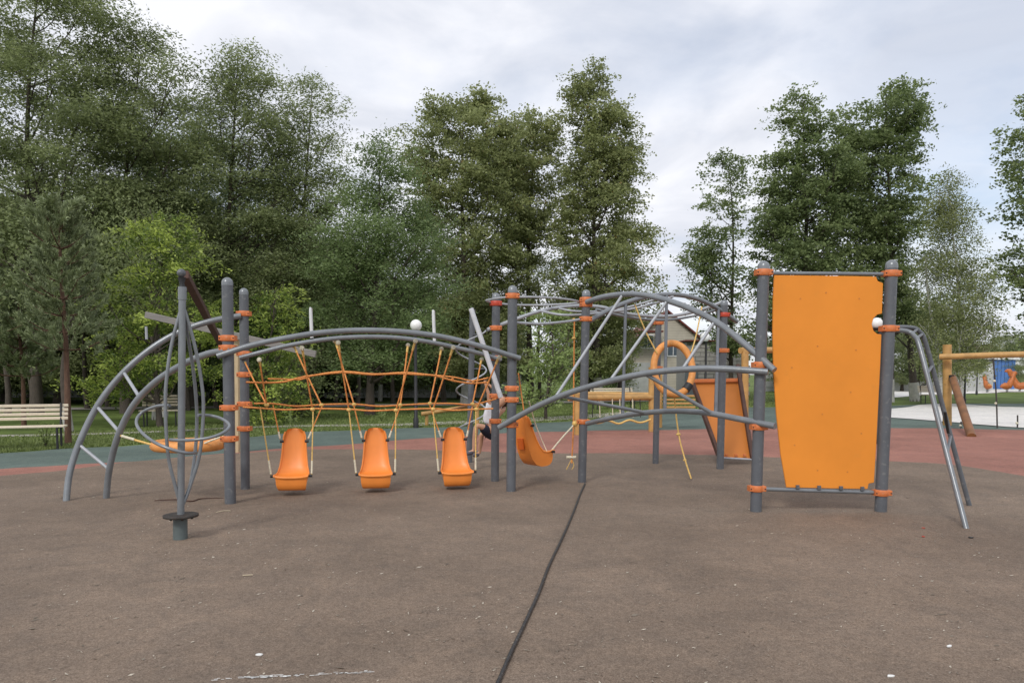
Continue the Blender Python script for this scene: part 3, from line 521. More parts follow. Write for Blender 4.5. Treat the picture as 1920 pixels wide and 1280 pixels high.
def bench(label, p0, p1, scale_px, back=True, by=None):
    """p0,p1: photo pixels of the two front feet"""
    a, b = G(*p0), G(*p1); d = (b-a); Ln = d.length; u = d.normalized(); n = Vector((-u.y, u.x, 0)); t = thing('park_bench', label, 'bench', (a+b)/2, 'park benches')
    for k in range(5):
        z = .47+.085*k+(.04 if k else 0); off = .04+.03*k
        if back and k: MB().box((a+b)/2+n*(.42+.03*k)+Vector((0, 0, z)), (Ln+.25, .03, .06), rx=u, bev=.008).build('slat', SLAT, t)
    for k in range(4): MB().box((a+b)/2+n*(.03+.1*k)+Vector((0, 0, .45)), (Ln+.25, .08, .035), rx=u, bev=.008).build('slat', SLAT, t)
    for q in (a, b):
        MB().tube([q, q+Vector((0, 0, .43))], .022, 8).build('leg', IRON, t); MB().tube([q+n*.4, q+n*.42+Vector((0, 0, .45)), q+n*.52+Vector((0, 0, .9))], .022, 8).build('leg', IRON, t); MB().beam(q+Vector((0, 0, .42)), q+n*.42+Vector((0, 0, .42)), .03, .03).build('seat_support', IRON, t)
bench('pale slatted park bench cut off by the left edge of the picture', (-75, 848), (108, 842), 0)
bench('brown bench in the shade seen through the spinner hoops', (270, 800), (330, 799), 0)
bench('pale bench beside the birch trunks on the sand', (1735, 757), (1775, 757), 0)
bench('pale bench behind the rope bridge', (1120, 768), (1190, 767), 0)

# ------------------------------------------------------------------ the climbing frame
FR = thing('climbing_structure', 'large grey steel climbing frame with orange clamps, arched rails and a tall orange climbing board', 'climbing frame', (0, 9, 0))
def post(base, top, r, clamps, red=(), capm=STEEL):
    b = G(*base); t = P(top[0], top[1]+2, b.y); t.z -= r
    dome = [t+(t-b).normalized()*(r*math.sin(a)) for a in (0, .35, .7, 1.05, 1.35, 1.5)]; dr = [r*math.cos(a) for a in (0, .35, .7, 1.05, 1.35, 1.5)]
    o = MB().tube([b-Vector((0, 0, .02)), t-Vector((0, 0, .03))], r, 18).build('post', STEEL, FR)
    MB().tube([t-Vector((0, 0, .03))]+dome, [r*1.03]+[x*1.03 for x in dr], 18).build('cap', TUBE, o)
    ax = (t-b).normalized()
    for y in clamps:
        k = (P(0, y, b.y).z-b.z)/(t.z-b.z); c = b.lerp(t, k); m = CLAMPRED if y in red else CLAMP
        mb = MB(); mb.tube([c-ax*.034, c-ax*.028, c+ax*.028, c+ax*.034], [r*1.12, r*1.2, r*1.2, r*1.12], 18)
        for s in (-1, 1): mb.box(c+Vector((s*r*1.02, -.004, 0)), (.052, .1, .058), bev=.006)
        cl = mb.build('clamp', m, o)
        for s in (-1, 1): MB().tube([c+Vector((s*r*1.25, -.061, 0)), c+Vector((s*r*1.25, -.048, 0))], .007, 6).build('bolt', IRON, o)
    return b, t
A, At = post((432, 945), (426, 518), .062, (634, 652, 764, 822))
B, Bt = post((460, 918), (457, 538), .057, (588, 663, 702, 757, 803))
C_, Ct = post((958, 922), (961, 533), .060, (555, 728, 749, 796))
D_, Dt = post((928, 903), (930, 547), .056, (569, 615, 671, 742, 789), red=(569,))
E_, Et = post((1091, 905), (1099, 541), .057, (562, 571, 598, 790))
F_, Ft = post((1417, 960), (1432, 487), .060, (511, 684, 800, 915))
H_, Hy = post((1229, 870), (1235, 585), .050, (605, 690))
I_, It = post((1350, 880), (1358, 560), .056, (590, 657), red=(590,))
G_, Gt = post((1651, 960), (1672, 485), .062, (513, 616, 923))
def rail(name, pts, r, m=TUBE, parent=FR, sub=5, n=10, **k): return MB().tube(pts, r, n, sub=sub).build(name, m, parent, **k)
# arched swing rails
rail('arched_rail', [V(x, y, A, C_)-Vector((0, .09, 0)) for x, y in ((413, 668), (480, 647), (560, 631), (620, 623), (690, 620), (760, 623), (830, 632), (900, 649), (975, 672))], .034)
rail('arched_rail', [V(x, y, B, D_)-Vector((0, .085, 0)) for x, y in ((454, 671), (500, 659), (550, 647), (620, 636), (690, 632), (760, 635), (830, 646), (905, 664), (940, 675))], .03)
for x, y0, y1 in ((587, 578, 634), (815, 583, 640)):
    rail('upright_pin', [V(x, y0, B, D_)-Vector((0, .085, 0)), V(x-1, y0+8, B, D_)-Vector((0, .085, 0)), V(x+1, y1, B, D_)-Vector((0, .085, 0))], .022, mat('white painted tube', (.68, .69, .7), .4, .08, 8), sub=2)
# arched ladder on the left
la, lb = G(124, 940), G(199, 935)
def curve3(pix, Y0, Y1, e=1.0):
    k = len(pix)-1; return [P(x, y, Y0+(Y1-Y0)*(i/k)**e) for i, (x, y) in enumerate(pix)]
r1 = curve3([(124, 940), (131, 885), (152, 822), (185, 757), (228, 702), (280, 656), (335, 623), (395, 602), (452, 592)], la.y, B.y-.06)
r2 = curve3([(199, 935), (205, 880), (222, 815), (252, 757), (295, 713), (345, 682), (390, 663), (432, 656)], lb.y, A.y-.04)
r1[0].z = -.01; r2[0].z = -.01
rail('ladder_rail', r1, .038); rail('ladder_rail', r2, .038)
def near(rl, x, y):
    pp, _ = spline(rl, [0]*len(rl), 12); d0 = ray(x, y).normalized(); o = Vector((0, 0, EYE)); return min(pp, key=lambda p: (p-o).normalized().angle(d0))
for a, b in (((147, 835), (198, 878)), ((183, 760), (216, 806)), ((232, 696), (254, 740)), ((300, 643), (326, 692))):
    if a[0] != 300: rail('rung', [near(r1, *a), near(r2, *b)], .02, GALV, sub=0)
# lower and upper arches on the right
R1 = [V(x, y, C_, F_)-Vector((0, .085, 0)) for x, y in ((936, 800), (1000, 764), (1060, 738), (1130, 717), (1200, 701), (1270, 693), (1340, 691), (1435, 697))]
R2 = [V(x, y, E_, F_)-Vector((0, .05, 0)) for x, y in ((1100, 793), (1150, 782), (1200, 774), (1260, 770), (1320, 773), (1380, 784), (1450, 798))]
UA = [V(x, y, E_, F_) for x, y in ((1100, 566), (1130, 557), (1165, 552), (1200, 552), (1240, 560), (1290, 577), (1345, 605), (1400, 648), (1452, 694))]
UB = [V(x, y, E_, I_) for x, y in ((1104, 602), (1140, 582), (1180, 565), (1220, 555), (1260, 552), (1300, 558), (1340, 575), (1382, 603))]
rail('arched_rail', R1, .036); rail('arched_rail', R2, .034); rail('arched_rail', UA, .036); rail('arched_rail', UB, .034)
for a, b in (((1038, 742), (1168, 556)), ((1142, 710), (1250, 566)), ((1280, 690), (1341, 606))): rail('slanted_bar', [near(R1, *a), near(UA, *b)], .019, GALV, sub=0)
for a, b in (((1050, 745), (1210, 773)), ((1208, 702), (1336, 774))): rail('slanted_bar', [near(R1, *a), near(R2, *b)], .022, TUBE, sub=0)
for a, b in (((1175, 567), (1168, 776)), ((1250, 553), (1246, 770)), ((1345, 580), (1341, 776))): rail('slanted_bar', [near(UB, *a), near(R2, *b)], .022, STEEL, sub=0)
# overhead loops
ZL = 2.47
rail('overhead_loop', [G(x, y, ZL) if 0 else (lambda d: Vector((d.x*(ZL-EYE)/d.z, d.y*(ZL-EYE)/d.z, ZL)))(ray(x, y)) for x, y in ((912, 563), (933, 559), (960, 557), (1010, 557), (1055, 560), (1086, 566), (1060, 570), (1000, 572), (950, 570.5), (918, 566), (912, 563))], .014, GALV, sub=6)
rail('overhead_rail', [P(x, y, Y) for x, y, Y in ((914, 618, 10.15), (930, 612, 10.2), (968, 598, 10.3), (1010, 584, 10.5), (1050, 576, 10.7), (1090, 573, 10.9), (1130, 576, 11.0), (1160, 585, 11.1), (1210, 592, 11.3), (1262, 592, 11.5), (1310, 582, 11.6), (1355, 566, 11.65))], .026, GALV)
rail('overhead_rail', [V(x, y, C_, E_) for x, y in ((962, 604), (1010, 607), (1060, 603), (1096, 597))], .018, GALV)
rail('overhead_rail', [P(x, y, Y) for x, y, Y in ((1015, 583, 10.5), (1050, 590, 10.3), (1090, 590, 10.35), (1130, 586, 10.6), (1180, 580, 10.9), (1230, 568, 10.8), (1262, 556, 10.6))], .018, GALV)
rail('overhead_rail', [P(x, y, Y) for x, y, Y in ((1042, 577, 10.7), (1075, 583, 10.6), (1120, 584, 10.8), (1160, 580, 11.0), (1210, 567, 11.0), (1245, 556, 10.9))], .016, GALV)
rail('overhead_rail', [P(x, y, Y) for x, y, Y in ((1118, 580, 10.6), (1160, 591, 11.0), (1215, 599, 11.6), (1260, 599, 11.9), (1310, 590, 11.9), (1352, 578, 11.7))], .020, TUBE)
# climbing board and its bars
yb = (F_.y+G_.y)/2
def board_pt(x, y): return V(x, y, F_, G_)
outl = [(1451, 516), (1600, 518), (1642, 519), (1645, 527), (1655, 531), (1654, 560), (1653, 588), (1644, 590), (1637, 597), (1634, 608), (1637, 620), (1644, 626), (1652, 627), (1650, 680), (1646, 760), (1642, 840), (1638, 904), (1628, 906), (1626, 916), (1560, 915), (1474, 913), (1463, 850), (1455, 775), (1450, 700), (1448, 620), (1449, 560)]
fr = [board_pt(x, y)-Vector((0, .012, 0)) for x, y in outl]; bk = [p+Vector((0, .024, 0)) for p in fr]; n = len(fr)
pb = MB(); pb.add(fr+bk, [tuple(range(n))[::-1], tuple(range(n, 2*n))]+[(i, (i+1) % n, n+(i+1) % n, n+i) for i in range(n)]); board = pb.build('climbing_board', PANEL, FR, label='tall flat orange climbing board with a bitten-out right edge')
bvm = board.modifiers.new('bevel', 'BEVEL'); bvm.width = .004; bvm.limit_method = 'ANGLE'
rail('cross_bar', [board_pt(1432, 512), board_pt(1672, 514)], .020, sub=0); rail('cross_bar', [board_pt(1417, 916), board_pt(1651, 923)], .022, sub=0)
for x, y in ((1494, 913), (1534, 914), (1575, 915), (1615, 916)): MB().box(board_pt(x, y)-Vector((0, .02, -.005)), (.035, .03, .045), bev=.004).build('bracket', STEEL, board)
for x, y in ((1548, 549), (1604, 656), (1594, 735), (1532, 649), (1484, 689), (1614, 812), (1541, 776), (1489, 834), (1588, 884), (1532, 881), (1500, 560), (1610, 560)): p = board_pt(x, y); MB().tube([p-Vector((0, .0145, 0)), p-Vector((0, .010, 0))], .010, 8).build('bolt_plug', mat('bolt plug plastic', (.6, .2, .03), .6), board)
# slanted side ladder on the right
q1 = G(1812, 992); q2 = G(1818, 949); g0 = board_pt(1670, 618); g1 = g0+Vector((.02, .1, .03))
l1 = [g0, P(1700, 621, 8.0), P(1714, 630, 7.95), P(1726, 656, 7.85), P(1768, 822, 7.5), q1]; l2 = [g1, P(1706, 614, 8.25), P(1724, 622, 8.3), P(1737, 648, 8.3), P(1775, 790, 8.3), q2]
rail('side_rail', l1, .026, TUBE); rail('side_rail', l2, .026, STEEL)
for k in (.34, .5, .66, .82):
    pa, _ = spline(l1, [0]*6, 12); pb2, _ = spline(l2, [0]*6, 12); i = int(k*len(pa)); rail('rung', [pa[i], pb2[i]], .016, STEEL, sub=0)
MB().beam(P(1772, 772, 7.75), P(1778, 812, 7.75), .05, .012).build('bracket', BLACK, FR)
# slanting silver pole beside the child
rail('slanted_pole', [P(883, 578, 9.9), P(912, 664, 9.9), P(939, 745, 9.9)], [.034, .034, .034], mat('silver tube', (.6, .61, .64), .35, .1, 8), sub=0)

# ------------------------------------------------------------------ rope net
mA, mC = (A+B)/2, (C_+D_)/2
NET = thing('rope_net', 'orange and yellow rope net hanging between the two arched swing rails', 'rope net', ((mA+mC)/2).to_tuple()[:2]+(0,))
def rp(pts, r=.011, m=ROPEO, parent=NET, name='rope', sub=3): return MB().tube(pts, r, 6, sub=sub).build(name, m, parent)
def knot(p, r=.026, m=ROPEY, parent=NET): return MB().sphere(p, r, 8, 6, .8).build('knot', m, parent)
nodes = [(494, 760), (506, 758), (598, 760), (591, 766), (660, 759), (658, 767), (748, 760), (745, 768), (804, 757), (814, 766), (885, 758), (894, 766)]
tops = [(454, 668, 1), (486, 672, 0), (550, 646, 1), (566, 650, 0), (628, 637, 1), (634, 640, 0), (765, 645, 1), (779, 637, 0), (828, 652, 1), (850, 649, 0), (903, 672, 1), (936, 668, 0)]
def M_(x, y, off=0): return V(x, y, mA, mC)+Vector((0, off, 0))
for i, ((nx, ny), (tx, ty, bk_)) in enumerate(zip(nodes, tops)):
    a = V(tx, ty, *( (B, D_) if bk_ else (A, C_))); b = M_(nx, ny, .12 if bk_ else -.12)
    rp([a, a.lerp(b, .5)+Vector((0, 0, -.01)), b], .0105); MB().sphere(a+Vector((0, 0, -.015)), .030, 8, 6).build('rope_eye', ROPEW, NET); rp([a.lerp(b, .02), a.lerp(b, .14)], .016, ROPEY, sub=0); knot(b, .032)
rp([M_(x, y, -.12) for x, y in ((468, 716), (505, 717), (540, 715), (576, 706), (645, 698), (700, 702), (750, 700), (786, 702), (818, 704), (850, 713), (885, 718), (918, 716))], .012)
rp([M_(x, y, .12) for x, y in ((496, 710), (540, 711), (560, 711), (585, 703), (640, 696), (700, 701), (755, 698), (800, 702), (850, 707), (885, 714), (915, 708))], .010)
rp([M_(x, y, -.12) for x, y in ((462, 762), (495, 764), (540, 767), (590, 765), (658, 766), (700, 769), (745, 767), (814, 765), (850, 768), (895, 766), (925, 765))], .011)
rp([M_(x, y, .12) for x, y in ((470, 757), (506, 757), (550, 762), (598, 759), (660, 758), (705, 762), (748, 760), (804, 757), (850, 757), (886, 759), (930, 748))], .011)
for x, y in ((505, 716), (576, 706), (645, 697), (750, 700), (818, 704), (850, 710), (888, 716)): knot(M_(x, y, -.12), .018, ROPEO)

def make_seat(label):
    r = thing('swing_seat', label, 'swing seat', (0, 0, 0), 'orange scoop swing seats')
    front = [(.757, .150, .05), (.748, .142, .085), (.72, .135, .115), (.67, .125, .134), (.60, .11, .142), (.5, .09, .148), (.4, .065, .158), (.3, .03, .178), (.225, -.01, .200), (.19, -.07, .212), (.188, -.16, .216), (.196, -.235, .216), (.190, -.256, .214), (.176, -.258, .212)]
    lip = [(.168, -.238, .198), (.155, -.236, .198), (.10, -.232, .194), (.05, -.215, .184), (.022, -.185, .172)]
    back = [(.012, -.12, .16), (.02, -.03, .155), (.06, .05, .15), (.14, .105, .145), (.26, .14, .14), (.4, .155, .135), (.55, .165, .13), (.66, .17, .12), (.72, .168, .10), (.75, .160, .06)]
    rows = [(z, y, hw*(.93 if z < .35 else .97)) for z, y, hw in front+lip+back]; K = 14; vs = []; fs = []; N = len(rows); nf = len(front)
    for i, (z, y, hw) in enumerate(rows):
        for k in range(K+1):
            u = -1+2*k/K; c_ = .045*abs(u)**3 if i < nf-3 else (.03*abs(u)**3 if i < nf+5 else 0); zz = z+(.018*abs(u)**3 if nf-5 <= i < nf else 0)
            vs.append((u*hw, y-c_ if i < nf-4 else y+c_*.8, zz))
    for i in range(N):
        for k in range(K): a0, b0 = i*(K+1)+k, ((i+1) % N)*(K+1)+k; fs.append((a0, a0+1, b0+1, b0))
    o = MB().add(vs, fs, True); o.add([vs[i*(K+1)] for i in range(N)], [tuple(range(N))], True); o.add([vs[i*(K+1)+K] for i in range(N)], [tuple(range(N))[::-1]], True); o.build('seat_shell', SEAT, r, origin=(0, 0, 0))
    MB().tube([Vector(vs[i*(K+1)])+Vector((0, 0, 0)) for i in range(2, nf)], .011, 6).build('rim', SEAT, r, origin=(0, 0, 0)); MB().tube([Vector(vs[i*(K+1)+K]) for i in range(2, nf)], .011, 6).build('rim', SEAT, r, origin=(0, 0, 0))
    MB().box((0, .172, .36), (.12, .012, .16), bev=.005).build('rear_grip', SEATD, r, origin=(0, 0, 0))
    for s in (-1, 1):
        for y, z, x in ((.09, .6, .15), (-.16, .2, .225)):
            MB().tube([(s*x-.022, y-.03, z), (s*x+.022, y-.03, z)], .018, 8).build('rope_ring', IRON, r, origin=(0, 0, 0))
    return r
s0 = make_seat('leftmost orange scoop swing seat, nearest the two left posts')
spots = [((552, 918), 'leftmost orange scoop swing seat, nearest the two left posts'), ((705, 914), 'middle orange scoop swing seat of the row of three'), ((853, 910), 'third orange scoop swing seat, beside the climbing child')]
seats = []
for i, ((x, y), lb_) in enumerate(spots):
    o = s0 if i == 0 else copy_tree(s0); p = M_(x, y); o.location = (p.x, p.y, p.z-.0); o['label'] = lb_; o.rotation_euler = (0, 0, math.atan2(mC.y-mA.y, mC.x-mA.x)*.6+(-.03, .03, .1)[i]); seats.append(o)
    if i: 
        for k in ('label',): pass
ends = [((494, 762), (507, 760), (600, 762), (592, 768)), ((658, 767), (660, 760), (748, 762), (745, 768)), ((814, 768), (804, 760), (885, 762), (893, 768))]
for i, o in enumerate(seats):
    x, y = spots[i][0]; p = o.location
    def L_(v): 
        a = o.rotation_euler.z; return p+Vector((v[0]*math.cos(a)-v[1]*math.sin(a), v[0]*math.sin(a)+v[1]*math.cos(a), v[2]))
    n_ = ends[i]
    for nd, tgt, m in ((n_[0], (-.24, -.18, .21), ROPEY), (n_[1], (-.17, .05, .63), ROPEO), (n_[2], (.17, .05, .63), ROPEO), (n_[3], (.24, -.18, .21), ROPEY)):
        a = M_(nd[0], nd[1], -.12 if m is ROPEY else .1); b = L_(tgt); rp([a, b], .009, ROPEO if m is ROPEO else ROPEY, sub=0); rp([b.lerp(a, .02), b.lerp(a, .22)], .013, ROPEW, sub=0)
# fourth seat, side on
o = copy_tree(s0); o['label'] = 'orange scoop swing seat seen from the side, right of the tall central post'; p = P(1000, 876, 10.0); o.location = p; o.rotation_euler = (math.radians(-8), 0, math.radians(128))
tie = thing('tether_rope', 'pale rope tying the side-on seat to the post with the rising arch', 'rope', p)
rp([P(1028, 852, 10.0), P(1050, 825, 10.05), P(1078, 794, 10.1)], .012, ROPEW, tie); rp([P(985, 790, 10.1), P(978, 740, 10.1), P(972, 700, 9.9)], .009, ROPEO, tie); rp([P(1028, 852, 10.0), P(1006, 800, 10.1), P(992, 752, 9.9)], .008, ROPEW, tie); MB().sphere(P(1078, 794, 10.1), .04, 8, 6).build('knot', ROPEY, tie); MB().sphere(P(1028, 852, 10), .03, 8, 6).build('knot', ROPEW, tie)
# knotted vertical rope by post E
kr = thing('knotted_rope', 'thin orange knotted rope hanging left of the post with double clamps', 'rope', P(1074, 868, 10.2)); rp([P(1077, 600, 10.3), P(1076, 700, 10.3), P(1075, 800, 10.25), P(1072, 868, 10.25)], .010, ROPEO, kr)
for y in (598, 634, 740, 800): MB().sphere(P(1076, y, 10.3), .022 if y != 634 else .032, 8, 6, .6).build('knot', ROPEY, kr)
MB().tube([P(1062, 857, 10.25), P(1080, 857, 10.25)], .02, 8).build('foot_disc', ROPEW, kr)
for dx_ in (-6, 4): rp([P(1072, 860, 10.25), P(1072+dx_, 872, 10.25), P(1068+dx_, 880, 10.25)], .006, ROPEY, kr)
# ring
rg = thing('foam_ring', 'orange oval climbing ring hanging under the upper arches', 'ring', P(1262, 745, 10.6))
c = P(1262, 691, 10.6); rx_, rz_ = 36*10.6/FPX, 48*10.6/FPX
MB().tube([c+Vector((rx_*math.cos(a), .12*math.sin(a*1.0), rz_*math.sin(a))) for a in [i*2*math.pi/40 for i in range(41)]], .05, 12, cap=False).build('ring', FLOAT, rg)
MB().tube([c+Vector((rx_*math.cos(a), .12*math.sin(a), rz_*math.sin(a))) for a in (-.95, -.8, -.65)], .062, 12).build('sleeve', BLACK, rg)
rp([P(1190, 570, 10.6), P(1210, 620, 10.6), P(1232, 662, 10.6)], .010, ROPEY, rg); rp([P(1316, 575, 11.2), P(1305, 630, 10.9), P(1296, 660, 10.6)], .010, ROPEY, rg); rp([P(1264, 742, 10.6), P(1272, 812, 10.6), P(1284, 860, 10.4), P(1296, 897, 10.2)], .011, ROPEY, rg)
MB().sphere(P(1272, 814, 10.6), .035, 8, 6, .6).build('knot', ROPEY, rg); MB().sphere(P(1284, 862, 10.4), .025, 8, 6, .7).build('knot', ROPEY, rg)
# hammock float on the left
hm = thing('float_seat', 'faded orange round float seat roped between the arched ladder and the first post', 'swing seat', P(353, 845, 8.7))
hc = P(353, 834, 8.72); R = .36
MB().tube([hc+Vector((R*math.cos(a), R*math.sin(a)*.9, 0)) for a in [i*2*math.pi/36 for i in range(37)]], .062, 12, cap=False).build('foam_ring', FLOAT, hm)
nm = MB()
for k in range(-3, 4):
    q = math.sqrt(max(0, 1-(k/4)**2))*R; nm.tube([hc+Vector((k*R/4, -q*.9, .0)), hc+Vector((k*R/4, 0, -.04)), hc+Vector((k*R/4, q*.9, 0))], .007, 5); nm.tube([hc+Vector((-q, k*R*.9/4, 0)), hc+Vector((0, k*R*.9/4, -.04)), hc+Vector((q, k*R*.9/4, 0))], .007, 5)
nm.build('seat_netting', ROPEO, hm)
rp([near(r2, 225, 816), P(255, 825, 8.6), P(295, 836, 8.5)], .014, ROPEY, hm); rp([P(228, 817, 8.6), P(252, 824, 8.6)], .018, ROPEW, hm, sub=0); rp([P(372, 836, 8.5), P(400, 824, 8.45), P(428, 815, 8.42)], .010, ROPEW, hm)

# ------------------------------------------------------------------ spinner
sb_ = G(338, 1012); Y = sb_.y
SP = thing('spinner', 'tall grey spinning pole with bowed tubes and spiral hoops on a short plinth', 'spinner', sb_)
MB().tube([sb_-Vector((0, 0, .02)), P(338, 970, Y)], [.062, .06], 20).build('plinth', mat('greenish grey paint', (.1, .125, .125), .5, .12, 6), SP)
pc = P(339, 966, Y); mb = MB(); mb.tube([pc-Vector((0, 0, .012)), pc-Vector((0, 0, .01)), pc+Vector((0, 0, .01)), pc+Vector((0, 0, .012))], [.14, .15, .15, .14], 28)
for k in range(6): a = k*math.pi/3; q = pc+Vector((.1*math.cos(a), .1*math.sin(a), -.03)); mb.tube([q, q+Vector((0, 0, .03))], .012, 6)
mb.build('base_plate', PLATE, SP)
MB().tube([P(339, 965, Y), P(341, 700, Y), P(342, 545, Y)], .031, 14).build('pole', TUBE, SP); MB().tube([P(342, 562, Y), P(342, 538, Y)], .036, 14).build('sleeve', TUBE, SP); MB().tube([P(342, 540, Y), P(341, 532, Y), P(341, 520, Y)], [.03, .02, .034], 12).build('bearing', BLACK, SP); MB().sphere(P(340, 512, Y), .037, 14, 10).build('ball_cap', STEEL, SP)
def off(p, dy): return p+Vector((0, dy, 0))
for pix, dy, bow in (([(340, 578), (326, 640), (318, 705), (316, 765), (320, 850), (330, 905), (339, 948)], -1, .06), ([(345, 578), (358, 640), (367, 705), (371, 765), (366, 850), (352, 910), (342, 948)], 1, .12), ([(343, 580), (344, 650), (345, 720), (346, 790), (345, 860), (343, 920), (341, 948)], 1, .26)):
    k = len(pix)-1; rail('bowed_tube', [off(P(x, y, Y), dy*bow*math.sin(math.pi*i/k)) for i, (x, y) in enumerate(pix)], .0155, TUBE, SP)
rail('spiral_hoop', [P(x, y, Y+d) for x, y, d in ((318, 760, 0), (295, 761, .12), (268, 772, .2), (256, 788, .12), (262, 806, -.05), (285, 826, -.2), (315, 840, -.25), (350, 849, -.2), (368, 848, -.02))], .0145, TUBE, SP)
rail('spiral_hoop', [P(x, y, Y+d) for x, y, d in ((371, 778, .1), (395, 779, .2), (418, 786, .15), (430, 798, 0), (418, 811, -.12), (390, 821, -.2), (350, 825, -.2), (319, 824, -.05))], .0145, TUBE, SP)

# ------------------------------------------------------------------ spiral climbing pole + child
sp2 = G(880, 868); Y2 = sp2.y; SC = thing('spiral_pole', 'dark climbing pole wrapped by thin pale spiral tube behind the net', 'climbing pole', sp2)
MB().tube([sp2, P(886, 580, Y2)], .05, 12).build('pole', STEEL, SC)
cx2 = P(884, 700, Y2)
pts = []
for i in range(60):
    t = i/59; a = 2*math.pi*2.6*t+2.3; z = .45+1.75*t; pts.append(Vector((cx2.x+.25*math.cos(a), Y2-.05+.25*math.sin(a), z)))
MB().tube(pts, .014, 6).build('spiral_tube', GALV, SC)
for i in (2, 20, 38, 57): MB().tube([pts[i], Vector((cx2.x, Y2, pts[i].z))], .012, 6).build('spoke', STEEL, SC)
MB().tube([P(868, 848, 11.9), P(900, 846, 11.9)], .02, 8).build('foot_rest', STEEL, SC)
def child():
    Yc = 11.55; r = thing('person', 'child in white shirt and navy shorts clinging to the spiral climbing pole', 'person', P(905, 855, Yc))
    def q(x, y, d=0): return P(x, y, Yc+d)
    def skin(name, chain, m, parent=r, root=0, lv=2):
        me = bpy.data.meshes.new(name); pts_ = [p-r.location for p, _ in chain[0]]; me.from_pydata(pts_, chain[1], []); me.update(); me.materials.append(m); o = link(name, me, parent)
        sk = o.modifiers.new('skin', 'SKIN'); sk.use_smooth_shade = True; ly = me.skin_vertices[0] if me.skin_vertices else None
        if ly is None:
            bpy.context.view_layer.objects.active = o; ly = me.skin_vertices[0]
        for i, (p, rad) in enumerate(chain[0]): ly.data[i].radius = (rad, rad); ly.data[i].use_root = (i == root)
        su = o.modifiers.new('sub', 'SUBSURF'); su.levels = lv; su.render_levels = lv; return o
    pelvis = q(922, 804, .0); chest = q(924, 775, -.05); neck = q(933, 763, -.03); head = q(942, 752, -.02); top_ = q(943, 741, 0)
    V_ = [(pelvis, .095), (q(919, 789, -.04), .09), (chest, .095), (neck, .04), (head, .085), (top_, .07),
          (q(922, 806, -.1), .065), (q(893, 797, -.22), .047), (q(890, 822, -.2), .04), (q(888, 845, -.2), .027), (q(877, 849, -.24), .026),
          (q(928, 814, .1), .065), (q(903, 812, .05), .047), (q(901, 832, .08), .038), (q(899, 849, .1), .026), (q(890, 852, .06), .025),
          (q(918, 764, -.15), .036), (q(916, 738, -.2), .028), (q(910, 718, -.22), .021), (q(909, 712, -.22), .022),
          (q(946, 768, .12), .036), (q(937, 740, .2), .028), (q(918, 722, .18), .021), (q(913, 719, .18), .022)]
    E = [(0, 1), (1, 2), (2, 3), (3, 4), (4, 5), (0, 6), (6, 7), (7, 8), (8, 9), (9, 10), (0, 11), (11, 12), (12, 13), (13, 14), (14, 15), (2, 16), (16, 17), (17, 18), (18, 19), (2, 20), (20, 21), (21, 22), (22, 23)]
    body = skin('body', (V_, E), SKIN)
    sh_ = [(q(918, 795, -.02), .118), (q(918, 786, -.04), .115), (chest, .118), (neck, .055), (q(917, 763, -.14), .055), (q(916, 752, -.17), .045), (q(936, 767, .11), .055), (q(936, 754, .16), .045)]
    skin('shirt', (sh_, [(0, 1), (1, 2), (2, 3), (2, 4), (4, 5), (2, 6), (6, 7)]), WHITECL)
    st_ = [(q(922, 797, 0), .125), (pelvis, .138), (q(914, 808, -.1), .105), (q(901, 799, -.2), .068), (q(926, 818, .1), .108), (q(910, 815, .07), .068)]
    skin('shorts', (st_, [(0, 1), (1, 2), (2, 3), (1, 4), (4, 5)]), NAVY, root=1)
    skin('hair', ([(q(943, 748, .03), .086), (q(944, 742, .03), .083), (q(947, 752, .07), .06)], [(0, 1), (0, 2)]), HAIR)
    for a, b in ((q(888, 847, -.2), q(874, 851, -.25)), (q(899, 851, .1), q(886, 854, .05))): skin('shoe', ([(a, .038), (a.lerp(b, .5), .036), (b, .03)], [(0, 1), (1, 2)]), mat('dark shoe', (.09, .08, .1), .6))
    for (hx, hy, hd) in ((909, 712, -.22), (913, 719, .18)):
        h = q(hx, hy, hd)
        for k in range(4): b0 = h+Vector((-.016+.011*k, -.01, .012)); skin('finger', ([(b0, .007), (b0+Vector((0, -.022, .02)), .0065), (b0+Vector((0, -.03, -.004)), .0055)], [(0, 1), (1, 2)]), SKIN, lv=1)
        b0 = h+Vector((.024, 0, -.005)); skin('thumb', ([(b0, .008), (b0+Vector((.012, -.02, .008)), .0065)], [(0, 1)]), SKIN, lv=1)
    fc = head+Vector((-.085, -.02, 0)); MB().sphere(fc, .012, 6, 5).build('nose', SKIN, r)
    for s in (-1, 1): MB().sphere(head+Vector((-.074, -.02+s*.03, .012)), .009, 6, 5).build('eye', IRON, r)
    MB().tube([head+Vector((-.078, -.042, -.032)), head+Vector((-.08, -.002, -.032))], .005, 5).build('mouth', CLAMPRED, r)
child()

